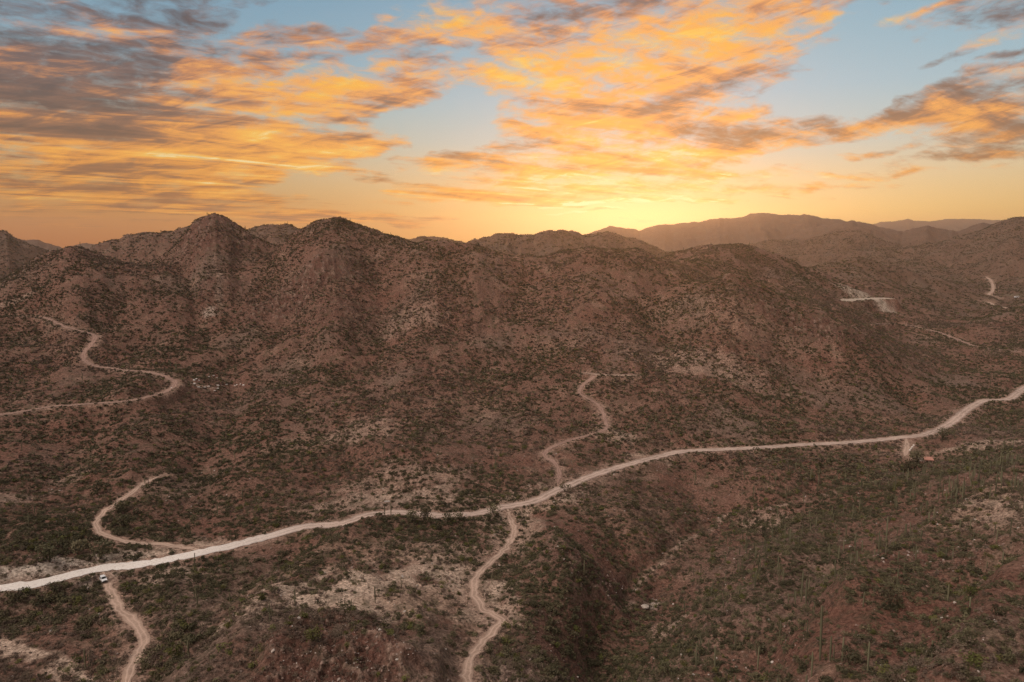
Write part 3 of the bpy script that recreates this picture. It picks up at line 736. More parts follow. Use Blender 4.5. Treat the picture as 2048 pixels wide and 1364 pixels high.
def leafball(seed, nleaf, size, lobes, flatz=.62, leaf=.16):
    g = np.random.default_rng(seed)
    L = g.normal(0, .42, (lobes, 3)); L[:, 2] = np.abs(L[:, 2]) * .4 + .38; Rl = g.uniform(.34, .62, lobes)
    k = g.integers(0, lobes, nleaf); d = g.normal(0, 1, (nleaf, 3)); d /= np.linalg.norm(d, axis=1)[:, None]
    p = L[k] + d * (Rl[k] * g.uniform(.45, 1.08, nleaf) ** .7)[:, None]
    p[:, 2] = np.abs(p[:, 2]) * flatz / .62
    a = g.normal(0, 1, (nleaf, 3)) ; a[:, 2] *= .7; a /= np.linalg.norm(a, axis=1)[:, None]
    b2 = np.cross(a, g.normal(0, 1, (nleaf, 3))); b2 /= np.linalg.norm(b2, axis=1)[:, None]
    s = (leaf * g.uniform(.6, 1.35, nleaf))[:, None]
    q = np.stack([p - a * s - b2 * s * .6, p + a * s - b2 * s * .5, p + a * s * .9 + b2 * s * .6, p - a * s * .8 + b2 * s * .55], 1)
    return q.reshape(-1, 3) * size, np.arange(nleaf * 4).reshape(-1, 4)
def stems(seed, n, top=.7):
    g = np.random.default_rng(seed); co = []; f = []
    for i in range(n):
        a = g.uniform(0, 2 * math.pi); r = g.uniform(.1, .5); e = np.array([math.cos(a) * r, math.sin(a) * r, top * g.uniform(.6, 1)])
        w_ = .03; s = len(co)
        for (p, ww) in ((np.zeros(3), w_), (e * .55 + np.array([0, 0, .05]), w_ * .7), (e, w_ * .3)):
            for q in range(3):
                t = q * 2.094; co.append(p + np.array([math.cos(t), math.sin(t), 0]) * ww)
        for lv in range(2):
            for q in range(3):
                f.append([s + lv * 3 + q, s + lv * 3 + (q + 1) % 3, s + lv * 3 + 3 + (q + 1) % 3, s + lv * 3 + 3 + q])
    return np.array(co), np.array(f)
protos = bpy.data.collections.new('plants_by_kind'); C.children.link(protos)
NEAR, FAR = {}, {}
for ci, (cn, m) in enumerate(LM.items()):
    for v in range(4):
        nl = (170, 200, 150, 185)[v] if cn != 'brown grey' else 120
        co, f = leafball(100 + ci * 10 + v, nl, 1.0, 5 + v, .62 if cn != 'yellow green' else .85, .125 if cn != 'brown grey' else .10)
        c2, f2 = stems(200 + v, 6)
        NEAR[cn, v] = raw_mesh('shrub', np.vstack([co, c2]), np.vstack([f, f2 + len(co)]), m)
    for v in range(3):
        co, f = leafball(300 + ci * 10 + v, 40, 1.0, 5, .62, .25)
        FAR[cn, v] = raw_mesh('shrub', co, f, m)

# scatter
def sector(n, r0, r1):
    th = rng.uniform(R(-49), R(49), n); r = np.sqrt(rng.uniform(r0 * r0, r1 * r1, n))
    return np.sin(th) * r, np.cos(th) * r
FI = lambda arr: (lambda x, y: arr[np.clip(np.interp(np.arctan2(x, y), TH, np.arange(NTH)).round().astype(int), 0, NTH - 1), np.clip(np.interp(np.hypot(x, y), RR, np.arange(NR)).round().astype(int), 0, NR - 1)])
road_at = FI(roadd); rock_at = FI(rockm)
pale = sstep(.22, .42, tint[..., 1]); pale_at = FI(pale)
wet = FI(sstep(0, 6, (fbm(gx / 60, gy / 60, 3, 61) + .15) * 10) )
def clumps(x, y):
    d = .52 + 1.3 * fbm(x / 9, y / 9, 3, 41) + 1.5 * fbm(x / 45, y / 45, 3, 42) + .22 * 0 + .55 * np.clip(drain(x, y), -.5, 1)
    return np.clip(d, .07, 1.4)
DENSE = [(90,1215,34,14,1.0),(30,1170,30,8,.6),(340,1290,22,14,.9),(200,1240,14,10,.7),(1160,1260,16,10,.7),(1230,1330,16,10,.5),(1080,1345,14,10,.7),(1770,950,44,22,.7),(1600,925,50,12,.5),
 (60,1090,40,18,.7),(220,1130,20,6,.8),(620,1040,26,7,.5),(980,1310,12,12,.5),(1990,930,40,18,.7),(1560,1060,34,20,.5),(700,1245,20,10,.5),(1950,1290,18,16,.6),(1640,870,60,12,.4)]
DENSE = [(hit(a, b)[:2], c, d, e) for a, b, c, d, e in DENSE]
def dense(x, y):
    o = 0 * x
    for (hx, hy), rx, ry, k_ in DENSE:
        q = math.hypot(hx, hy); d1 = ((x - hx) * hy - (y - hy) * hx) / q; d2 = ((x - hx) * hx + (y - hy) * hy) / q
        o = np.maximum(o, k_ * np.exp(-(d1 / rx) ** 2 - (d2 / ry) ** 2))
    return o
def scatter(n, r0, r1, smin, smax, pw):
    x, y = sector(n, r0, r1)
    dn = dense(x, y)
    keep = rng.random(n) < (clumps(x, y) * .85 + dn) * (1 - .78 * pale_at(x, y)) * (1 - .5 * rock_at(x, y))
    s = (smin + (smax - smin) * rng.random(n) ** pw) * (1 + .45 * dn)
    keep &= road_at(x, y) > .25 + s * .3
    x, y, s = x[keep], y[keep], s[keep]
    return x, y, H(x, y), s
sets = [scatter(100000, 95, 380, .22, 1.5, 2.3), scatter(400000, 380, 1100, .45, 1.7, 2.2), scatter(220000, 1100, 2800, 1.0, 2.8, 1.8)]
SX, SY, SZ, SS = (np.concatenate([q[i] for q in sets]) for i in range(4))
nS = len(SX)
rs = np.hypot(SX, SY)
green = fbm(SX / 120, SY / 120, 3, 44) + rng.normal(0, .25, nS) + 0
kinds = np.where(green > .18, 0, np.where(green > -.12, 1, 2)); kinds[(rng.random(nS) < .05) & (SS > .7)] = 3
SPX, SPY, SF = proj(SX, SY, SZ)
# the 300 that show largest become objects of their own
show = SS / SF * 1384; show[(SPX < 0) | (SPX > 2048) | (SPY > 1375) | (SPY < 500)] = 0
order = np.argsort(-show)
names = list(LM)
chosen = []
for i in order[:700]:
    if len(chosen) >= 292: break
    if visible(SX[i], SY[i], SZ[i] + SS[i] * .6): chosen.append(i)
single = np.zeros(nS, bool); single[chosen] = True
size_word = lambda s: 'large' if s > 1.3 else 'mid sized' if s > 1.05 else 'small'
for i in chosen:
    cn = names[kinds[i]]; v = int(rng.integers(0, 4))
    fi_ = int(rng.integers(0, 3)); form = ('low spreading', 'rounded', 'upright')[fi_]
    o = link('desert_shrub', NEAR[cn, v], None, (SX[i], SY[i], SZ[i] - .08 * SS[i]), (0, 0, rng.uniform(0, 6.28)), (SS[i] * (1.1, 1, .88)[fi_], SS[i] * (1.05, .95, .85)[fi_], SS[i] * (.62, .9, 1.2)[fi_]))
    pl = place(SPX[i], SPY[i])
    tag(o, '%s %s %s shrub %s' % (size_word(SS[i]), form, cn, pl), 'shrub', 'desert shrubs ' + pl)

# every other shrub: too many to count, one object
hide = ~single
ptm = bpy.data.meshes.new('scrub'); ids = np.where(hide)[0]
ptm.vertices.add(len(ids)); ptm.vertices.foreach_set('co', np.stack([SX[ids], SY[ids], SZ[ids] - .1 * SS[ids]], -1).astype(np.float32).ravel())
protoobjs = []
pc = bpy.data.collections.new('scrub_kinds')
order_names = []
for lod, D in (('near', NEAR), ('far', FAR)):
    for (cn, v), m_ in D.items():
        order_names.append((lod, cn, v, m_))
# kinds of shrub live in a collection that is not part of the scene; the scrub object draws from it
for q, (lod, cn, v, m_) in enumerate(order_names):
    o = bpy.data.objects.new('shrub_%02d' % q, m_); pc.objects.link(o)
which = np.zeros(len(ids), np.int32)
for n_i, i in enumerate(ids):
    kd = kinds[i]
    which[n_i] = kd * 4 + (i * 7919) % 4 if rs[i] < 420 else 16 + kd * 3 + (i * 7919) % 3
a1 = ptm.attributes.new('which', 'INT', 'POINT'); a1.data.foreach_set('value', which)
a2 = ptm.attributes.new('size', 'FLOAT_VECTOR', 'POINT')
s_ = SS[ids]; a2.data.foreach_set('vector', np.stack([s_, s_ * rng.uniform(.8, 1.15, len(ids)), s_ * rng.uniform(.65, 1.0, len(ids))], -1).astype(np.float32).ravel())
a3 = ptm.attributes.new('turn', 'FLOAT_VECTOR', 'POINT')
a3.data.foreach_set('vector', np.stack([rng.normal(0, .08, len(ids)), rng.normal(0, .08, len(ids)), rng.uniform(0, 6.28, len(ids))], -1).astype(np.float32).ravel())
def scatter_tree(name, coll):
    ng = bpy.data.node_groups.new(name, 'GeometryNodeTree')
    ng.interface.new_socket('Geometry', in_out='INPUT', socket_type='NodeSocketGeometry')
    ng.interface.new_socket('Geometry', in_out='OUTPUT', socket_type='NodeSocketGeometry')
    k = NT(ng)
    gi = k.n('NodeGroupInput'); go = k.n('NodeGroupOutput')
    ci = k.n('GeometryNodeCollectionInfo'); ci.inputs['Collection'].default_value = coll
    ci.inputs['Separate Children'].default_value = True; ci.inputs['Reset Children'].default_value = True
    ip = k.n('GeometryNodeInstanceOnPoints')
    k.link(gi.outputs[0], ip.inputs['Points']); k.link(ci.outputs[0], ip.inputs['Instance'])
    ip.inputs['Pick Instance'].default_value = True
    def attr(nm, dt):
        a = k.n('GeometryNodeInputNamedAttribute', data_type=dt); a.inputs['Name'].default_value = nm; return a.outputs[0]
    k.link(attr('which', 'INT'), ip.inputs['Instance Index'])
    k.link(attr('turn', 'FLOAT_VECTOR'), ip.inputs['Rotation'])
    k.link(attr('size', 'FLOAT_VECTOR'), ip.inputs['Scale'])
    k.link(ip.outputs[0], go.inputs[0])
    return ng
scrub = link('scrub', ptm); tag(scrub, 'low desert scrub of small dark shrubs covering all the slopes', kind='stuff')
md = scrub.modifiers.new('scatter', 'NODES'); md.node_group = scatter_tree('scrub_scatter', pc)

# ------------------------------------------------------------------ saguaro cacti
M_cactus, k, b = mat('cactus_skin', .7)
g = k.n('ShaderNodeTexCoord').outputs['Object']
sp = k.n('ShaderNodeSeparateXYZ'); k.link(g, sp.inputs[0])
n = k.noise(g, 4.0, 4, .6)
cc = k.mix(n, (.110, .108, .062), (.210, .195, .125))
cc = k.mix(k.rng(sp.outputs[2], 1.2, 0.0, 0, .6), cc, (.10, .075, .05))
hs = k.n('ShaderNodeHueSaturation'); k.link(cc, hs.inputs['Color'])
k.link(k.rng(k.n('ShaderNodeObjectInfo').outputs['Random'], 0, 1, .7, 1.35), hs.inputs['Value'])
k.link(hs.outputs[0], b.inputs['Base Color'])
def column(pts, rads, nside=14, rib=.12):
    """a fleshy ribbed column along a bent line, closed by a rounded tip"""
    pts = [np.array(p, float) for p in pts]; co = []; f = []
    for i, (p, r) in enumerate(zip(pts, rads)):
        d = pts[min(i + 1, len(pts) - 1)] - pts[max(i - 1, 0)]; d /= np.linalg.norm(d) + 1e-9
        u = np.cross(d, [0, 1, .01]); u /= np.linalg.norm(u); v = np.cross(d, u)
        for q in range(nside):
            t = 2 * math.pi * q / nside; rr_ = r * (1 - rib * (q % 2))
            co.append(p + (u * math.cos(t) + v * math.sin(t)) * rr_)
    for i in range(len(pts) - 1):
        for q in range(nside):
            a = i * nside + q; b_ = i * nside + (q + 1) % nside
            f.append([a, b_, b_ + nside, a + nside])
    return co, f
def trunk_pts(h, r):
    lv = [0, .15, .45, .8, .93, .975, 1.0]; rd = [.72, .85, 1.0, .95, .82, .55, .12]
    return [(0, 0, h * t) for t in lv], [r * q for q in rd]
def arm_pts(z0, ang, out, up, r):
    c_, s_ = math.cos(ang), math.sin(ang)
    line = [(0, 0), (.45 * out, -.05), (.8 * out, .08), (out, .4), (out * 1.03, .4 + up * .5), (out * 1.02, .4 + up * .9), (out * 1.02, .4 + up)]
    rd = [.7, .85, .95, 1, 1, .75, .12]
    return [(c_ * a, s_ * a, z0 + z) for a, z in line], [r * q for q in rd]
VAR = []   # saguaro forms: height 1 unit = 1 m
FORMS = [(7.5, []), (6.0, []), (8.5, [(3.6, .4, .9, 2.4), (4.3, 3.5, .85, 1.8)]), (7.8, [(3.2, 2.8, .8, 2.0)]), (9.2, [(3.5, .1, .95, 3.0), (4.2, 2.6, .9, 2.3), (5.0, 4.4, .8, 1.6)]), (4.2, []), (7.0, [(3.4, 5.6, .75, 1.5), (3.0, 2.2, .9, 2.6)])]
for h, arms in FORMS:
    co, f = column(*trunk_pts(h, .25))
    tm = raw_mesh('trunk', co, f, M_cactus, True); am = []
    for z0, a, out, up in arms:
        co2, f2 = column(*arm_pts(z0, a, out, up, .17), nside=10)
        am.append(raw_mesh('arm', co2, f2, M_cactus, True))
    VAR.append((h, tm, am))
NUMW = {0: 'armless', 1: 'one armed', 2: 'two armed', 3: 'three armed'}
def saguaro(x, y, z, v, s, rot, label=None, slim=1.0):
    h, tm, am = VAR[v]
    root = link('saguaro_cactus', None, None, (x, y, z - .15), (rng.normal(0, .015), rng.normal(0, .015), rot), (s * slim, s * slim, s))
    root.empty_display_size = .5
    link('trunk', tm, root)
    for a in am: link('arm', a, root)
    px, py, _ = proj(x, y, z); pl = place(px, py)
    hh = h * s; word = 'very tall' if hh > 9 else 'tall' if hh > 7 else 'mid height' if hh > 5 else 'short'
    tag(root, label or '%s %s saguaro cactus %s' % (word, NUMW[len(am)], pl), 'cactus', 'saguaro cacti ' + pl)
    return root
# singled out ones: base pixel, height in pixels, form
HERO = [(1640,1322,104,0,'very tall armless saguaro standing on red soil, tallest cactus at the bottom edge'),(1660,1322,48,1,'thin saguaro just right of the tallest cactus'),
 (540,1242,36,4,'branching saguaro standing alone left of the pale sandy rise'),(782,1030,26,0,'slim saguaro on the crest rocks just below the road'),
 (757,1036,9,5,'left of two tiny saguaros on the crest rocks below the road'),(776,1036,8,5,'tiny saguaro left of the slim one on the crest rocks'),(786,1034,7,5,'tiny saguaro right of the slim one on the crest rocks'),
 (991,948,30,2,'tall saguaro on the middle slope, left of the winding spur track'),(470,920,22,3,'saguaro high on the left slope above the side track'),(395,1212,40,3,'saguaro between shrubs below the road, right of the white car'),
 (690,1040,9,0,'small saguaro at the upper road edge left of the crest rocks'),(1850,948,22,0,'pale saguaro directly in front of the small shed'),(1828,1005,44,6,'tall dark saguaro below the shed'),
 (1912,985,38,2,'many armed saguaro on the slope below the crest'),(1168,1150,30,1,'saguaro on the dark rocky knoll'),(1358,1312,26,1,'dark stump like saguaro low on the cactus hill'),(1787,1098,17,5,'short dark saguaro stump in the middle of the cactus hill'),
 (1772,1085,52,0,'tall saguaro above the short dark stump'),(1602,1205,60,0,'left one of a close pair of tall saguaros'),(1612,1210,52,1,'right one of a close pair of tall saguaros'),(290,968,13,5,'weathered stump like cactus at the top of the left spur track'),
 (560,600,16,2,'lone saguaro against the rocky band of the left hills'),(1690,880,10,0,'thin saguaro at the far road edge'),(566,870,14,0,'thin saguaro on the slope above the bend'),(1515,1340,46,0,'pale saguaro at the bottom edge left of the tallest cactus'),
 (1735,1345,58,0,'saguaro on red soil right of the tallest cactus'),(1430,1338,44,1,'saguaro among dark shrubs at the bottom edge')]
taken = []
for px, py, hp, v, lab in HERO:
    x, y, z = hit(px, py); f_ = proj(x, y, z)[2]
    hh = hp * f_ / FPX / math.cos(math.atan2(CAM_H - z, y)) * .97
    s = hh / VAR[v][0]
    saguaro(x, y, z, v, s, rng.uniform(0, 6.28) if v not in (2, 3, 4, 6) else rng.uniform(-.3, .3), lab, min(1.2, max(.6, (1 / s) ** .6)))
    taken.append((x, y))
def cactus_density(px, py, r):
    d = .05 + 0 * px
    hill = sstep(1330, 1520, px + (py - 1150) * .15) * sstep(905, 960, py + (px - 1800) * .08)
    d = np.maximum(d, hill * .55)
    d = np.where((px > 1900) & (py < 1010) & (py > 900), 1.6, d)
    d = np.where((px > 1960) & (py > 1000), .25, d)
    d = np.where((px > 1650) & (py > 1150), d * .45, d)
    d = np.where((py < 900), .10, d)
    return d
cx, cy = sector(16000, 110, 1500)
cz = H(cx, cy); cpx, cpy, cf = proj(cx, cy, cz); cr = np.hypot(cx, cy)
clump2 = np.clip(.7 + 1.6 * fbm(cx / 14, cy / 14, 3, 71), .1, 2)
nearw = np.where(cr < 450, 1.0, .55)
# area-uniform sampling thins out near the viewer, so add a second, nearer draw
c2x, c2y = sector(3800, 110, 430)
cx = np.concatenate([cx, c2x]); cy = np.concatenate([cy, c2y]); cz = H(cx, cy); cpx, cpy, cf = proj(cx, cy, cz); cr = np.hypot(cx, cy)
clump2 = np.clip(.7 + 1.6 * fbm(cx / 14, cy / 14, 3, 71), .1, 2)
keep = (rng.random(len(cx)) < cactus_density(cpx, cpy, cr) * clump2 * np.where(cr < 450, .8, .9)) & (road_at(cx, cy) > 1.2) & (cpx > -150) & (cpx < 2200)
cx, cy, cz, cpx, cpy, cf, cr = (q[keep] for q in (cx, cy, cz, cpx, cpy, cf, cr))
cv = rng.choice([0, 1, 2, 3, 4, 5, 6], len(cx), p=[.34, .2, .1, .12, .05, .12, .07]); cs = rng.uniform(.42, .95, len(cx))
cshow = np.array([VAR[v][0] for v in cv]) * cs / cf; cshow[(cpx < 4) | (cpx > 2044) | (cpy > 1375)] = 0
ordc = np.argsort(-cshow); chosen_c = []
for i in ordc:
    if len(chosen_c) >= 270: break
    if cshow[i] > 0 and visible(cx[i], cy[i], cz[i] + 3): chosen_c.append(i)
cset = set(int(i) for i in chosen_c)
for i in chosen_c: saguaro(cx[i], cy[i], cz[i], int(cv[i]), cs[i], rng.uniform(0, 6.28))
co_all, f_all, nv = [], [], 0
lowforms = []
for h, arms in FORMS:
    co, f = column(*trunk_pts(h, .30), nside=6, rib=0)
    for z0, a, out, up in arms:
        c2, f2 = column(*arm_pts(z0, a, out, up, .21), nside=5, rib=0)
        f = f + [[q + len(co) for q in ff] for ff in f2]; co = co + c2
    lowforms.append((np.array(co), np.array(f)))
for i in range(len(cx)):
    if i in cset: continue
    co, f = lowforms[cv[i]]; t = rng.uniform(0, 6.28); c_, s_ = math.cos(t), math.sin(t)
    p = co @ np.array([[c_, s_, 0], [-s_, c_, 0], [0, 0, 1]]) * cs[i] + np.array([cx[i], cy[i], cz[i] - .15])
    co_all.append(p); f_all.append(f + nv); nv += len(p)
print('cacti', len(cx), 'single', len(chosen_c), 'shrubs', nS)
tag(link('distant_cacti', raw_mesh('distant_cacti', np.vstack(co_all), np.vstack(f_all), M_cactus, True)), 'small saguaros dotted thinly over all the farther slopes', kind='stuff')

# ------------------------------------------------------------------ trees: taller green ones with a visible trunk
M_bark = flat('bark', (.075, .06, .04), .9)
def tree(px, py, hp, cn, label, spread=1.0):
    x, y, z = hit(px, py); f_ = proj(x, y, z)[2]; h = hp * f_ / FPX / .93
    root = link('palo_verde_tree', None, None, (x, y, z - .1), (0, 0, rng.uniform(0, 6.28)), (h, h, h))
    g = np.random.default_rng(int(px * 7 + py)); co = []; f = []
    for q in range(4):
        a = g.uniform(0, 6.28); r = g.uniform(.15, .38) if q else .05
        pts = [(0, 0, 0), (math.cos(a) * r * .3, math.sin(a) * r * .3, .25), (math.cos(a) * r * .8, math.sin(a) * r * .8, .55), (math.cos(a) * r, math.sin(a) * r, .8)]
        c2, f2 = column(pts, [.035, .026, .016, .006], 6, 0)
        f += [[k_ + len(co) for k_ in ff] for ff in f2]; co += c2
    link('trunk', raw_mesh('trunk', co, f, M_bark), root)
    c2, f2 = leafball(int(px + py), 320, .62, 9, .9, .085)
    c2[:, 2] += .22; c2[:, 2] = np.clip(c2[:, 2], .1, 1.02); c2[:, :2] *= spread
    link('crown', raw_mesh('crown', c2, f2, LM[cn]), root)
    tag(root, label, 'tree', 'small desert trees')
for t_ in [(825,1044,22,'olive','olive tree at the road edge, leftmost of the row beside the main road'),(848,1041,24,'olive','widest olive tree beside the main road'),(863,1048,14,'olive','low tree right of the widest roadside tree'),
 (896,1046,20,'olive','upright olive tree by the main road between two gaps'),(919,1042,15,'olive','flat olive tree beside a white stone at the road edge'),(876,1060,17,'dark green','dark round tree on the pale slope below the roadside row'),
 (988,1030,20,'olive','olive tree at the corner where the middle track leaves the main road'),(978,1041,15,'dark green','dark tree just below the middle track corner'),(845,947,0,'olive',''),
 (1262,1018,18,'dark green','dark round tree on the red slope above the gully'),(1420,925,20,'dark green','dark tree just under the road bend'),(1480,930,16,'dark green','dark tree under the road, right of the bend'),
 (100,1125,34,'dark green','large dark tree left of the white car above the road'),(200,1118,36,'dark green','large dark tree above the road behind the white car'),(155,1110,26,'olive','olive tree between two dark trees left of the white car'),
 (195,990,24,'dark green','dark tree at the bend of the left spur track'),(240,1025,22,'dark green','dark tree inside the loop of the left spur track'),(250,1055,24,'dark green','spreading dark tree low in the spur track loop'),
 (679,447,7,'dark green','tiny left tree on the skyline of the round hill'),(687,447,7,'dark green','tiny middle tree on the skyline of the round hill'),(694,449,6,'dark green','tiny right tree on the skyline of the round hill'),
 (625,1285,26,'yellow green','bright yellow green tree above the dark red rocks'),(1520,1310,26,'dark green','dark tree among cacti at the bottom edge'),(1700,1330,30,'dark green','dark tree on the red soil near the bottom edge'),
 (1940,1195,22,'yellow green','bright green tree on the stony slope by the right edge'),(1780,1210,36,'olive','broad olive tree in the middle of the red slope'),(1600,1345,24,'dark green','dark tree left of the tallest cactus'),
 (1335,1352,28,'dark green','dark tree at the bottom edge right of the gully'),(840,1268,22,'dark green','dark tree on the pale ground right of the red rocks'),(690,1226,22,'dark green','dark tree on the sandy rise'),
 (1130,985,16,'olive','tree right beside the main road above the bend'),(1885,880,22,'dark green','round dark tree under the road near the shed'),(1835,930,26,'olive','olive tree in front of the small shed'),(1815,945,24,'olive','olive tree below the driveway near the shed')]:
    if t_[2]: tree(*t_)

# ------------------------------------------------------------------ loose rock
M_rock, k, b = mat('boulder', .9)
g = k.n('ShaderNodeTexCoord').outputs['Object']; ri = k.n('ShaderNodeObjectInfo').outputs['Random']
n = k.noise(g, 2.0, 6, .7)
cc = k.mix(n, (.15, .09, .07), (.38, .28, .23))
cc = k.mix(k.rng(ri, .72, .95), cc, (.52, .47, .42))
k.link(cc, b.inputs['Base Color']); bump(k, b, n, .2, .8)
M_white = flat('pale_stone', (.44, .38, .33), .8, .12, 2.0)
def boulder_mesh(seed, m, n=2):
    bm = bmesh.new(); bmesh.ops.create_icosphere(bm, subdivisions=n, radius=.5)
    g = np.random.default_rng(seed); ax = g.normal(0, 1, (9, 3)); ax /= np.linalg.norm(ax, axis=1)[:, None]; cut = g.uniform(.26, .46, 9)
    for v in bm.verts:
        p = np.array(v.co)
        for a, c_ in zip(ax, cut):
            d = p @ a
            if d > c_: p = p - a * (d - c_)
        v.co = Vector(p * (1 + g.normal(0, .02)))
    return bm_mesh('boulder', bm, m)
BM = [boulder_mesh(i, M_rock) for i in range(5)]; BW = [boulder_mesh(20 + i, M_white) for i in range(4)]; BB = [boulder_mesh(30 + i, flat('bleached_stone', (.72, .68, .63), .8, .05)) for i in range(2)]
rc = bpy.data.collections.new('stone_kinds')
for q, m_ in enumerate(BM): rc.objects.link(bpy.data.objects.new('stone_%02d' % q, m_))
sx, sy = sector(60000, 95, 420); keep = rng.random(len(sx)) < (.12 + .8 * rock_at(sx, sy) + .35 * (fbm(sx / 18, sy / 18, 3, 88) > .05) * np.where(sx > 30, 1, .4)); keep &= road_at(sx, sy) > .8
sx, sy = sx[keep], sy[keep]; ss = .18 + .9 * rng.random(len(sx)) ** 5 + .35 * rock_at(sx, sy) * rng.random(len(sx))
pm = bpy.data.meshes.new('loose_stones'); pm.vertices.add(len(sx)); pm.vertices.foreach_set('co', np.stack([sx, sy, H(sx, sy)], -1).astype(np.float32).ravel())
pm.attributes.new('which', 'INT', 'POINT').data.foreach_set('value', rng.integers(0, 5, len(sx)).astype(np.int32))
pm.attributes.new('size', 'FLOAT_VECTOR', 'POINT').data.foreach_set('vector', np.stack([ss * 1.2, ss, ss * .75], -1).astype(np.float32).ravel())
pm.attributes.new('turn', 'FLOAT_VECTOR', 'POINT').data.foreach_set('vector', rng.uniform(-.6, .6, (len(sx), 3)).astype(np.float32).ravel() * np.tile([1, 1, 5], len(sx)).astype(np.float32))
stn = link('loose_stones', pm); tag(stn, 'loose reddish and grey stones strewn over the near slopes', kind='stuff')
stn.modifiers.new('scatter', 'NODES').node_group = scatter_tree('stone_scatter', rc)
def boulder(px, py, wm, label, white=False, hs_=.7, name='boulder', group=None, cat='boulder', asp=1.0):
    x, y, z = hit(px, py)
    o = link(name, BB[int(px) % 2] if name == 'white_boulder' else (BW if white else BM)[int(px) % 4], None, (x, y, z + wm * .12), (0, 0, rng.uniform(0, 6.28) if asp == 1 else .15), (wm, wm * .8 / asp, wm * hs_))
    return tag(o, label, cat, group)
boulder(1290,1216,4.2,'large pale domed boulder at the lower end of the dry wash',True,.45)
boulder(1312,1222,2.2,'darker boulder right of the large domed one',False)
boulder(930,1031,1.7,'white stone lying on the shoulder of the main road',True)
boulder(1766,1118,1.17,'pale round boulder in the middle of the cactus hill',True); boulder(1767,1124,0.78,'smaller pale boulder just under the round one on the cactus hill',True)
boulder(1910,1206,1.10,'light boulder on the stony slope left of the right edge',True); boulder(1803,1130,0.65,'small light stone on the red soil of the cactus hill',True); boulder(1810,1362,0.85,'light boulder at the bottom edge on red soil',True); boulder(1950,1040,0.91,'light stone left of the bare pinkish crest',True)
for j, (px, py, wm, lab) in enumerate([(388,761,2.6,'largest white boulder beside the end of the upper left track'),(393,759,2.0,'white boulder right against the largest one'),(398,761,1.6,'third white boulder in the row by the upper left track'),
  (389,768,2.3,'round white boulder below the row by the upper left track'),(418,754,1.8,'higher white stone, left of two on the slope'),(427,753,2.2,'higher white stone, right of two on the slope'),(434,756,1.2,'faint grey white stone right of the two higher ones'),
  (397,776,3.0,'long white stone at the left end of the line of stones'),(410,776,2.4,'second white stone of the line of stones'),(418,774,2.4,'third white stone of the line of stones'),(436,772,3.0,'fourth, flat white stone of the line of stones'),(443,772,1.4,'fifth white stone of the line'),
  (453,770,2.2,'bright white stone right of the line of stones'),(436,778,2.3,'bright white stone just below the line of stones'),(429,783,2.2,'lowest white stone below the line'),(470,772,1.8,'flat pale stone before the right cluster'),(474,770,1.5,'left stone of the right white cluster'),(481,769,1.6,'middle stone of the right white cluster'),(487,771,2.1,'right end stone of the right white cluster'),(343,776,1.4,'small white stone at the bend of the upper left track')]):
    boulder(px, py, wm * 1.05, lab, True, .5, 'white_boulder', 'white boulders beside the upper left track', 'boulder', 1.6 if 'long' in lab or 'flat' in lab or 'stone of the line' in lab else 1.0)

# ------------------------------------------------------------------ small built things
def box(bm, cx_, cy_, cz_, sx_, sy_, sz_, rz=0.0, bev=0.0):
    m4 = Matrix.Translation((cx_, cy_, cz_)) @ Matrix.Rotation(rz, 4, 'Z') @ Matrix.Diagonal((sx_, sy_, sz_, 1))
    g_ = bmesh.ops.create_cube(bm, size=1, matrix=m4)
    if bev:
        es = list({e for v in g_['verts'] for e in v.link_edges})
        bmesh.ops.bevel(bm, geom=es, offset=bev, segments=2, affect='EDGES')
M_paint = flat('white_car_paint', (.80, .81, .82), .25, .03); M_paint.node_tree.nodes['Principled BSDF'].inputs['Specular IOR Level'].default_value = .5
M_glass = flat('dark_car_glass', (.012, .014, .017), .1, .1); M_tyre = flat('tyre_rubber', (.02, .02, .02), .85); M_rim = flat('grey_metal', (.35, .35, .36), .35, .1, 3, .6)
M_lamp = flat('lamp_glass', (.75, .74, .7), .15, .05); M_tail = flat('red_lamp', (.35, .02, .02), .3)
M_trim = flat('black_trim', (.03, .03, .03), .6)
def prism(pts, y0, y1, taper=0.0):
    """side outline (x forward, z up) drawn out across the car"""
    bm = bmesh.new(); a = [bm.verts.new((x, y0 + taper * (z > 1.0), z)) for x, z in pts]; b_ = [bm.verts.new((x, y1 - taper * (z > 1.0), z)) for x, z in pts]
    bm.faces.new(a); bm.faces.new(b_[::-1])
    for i in range(len(pts)): j = (i + 1) % len(pts); bm.faces.new((a[i], b_[i], b_[j], a[j]))
    return bm
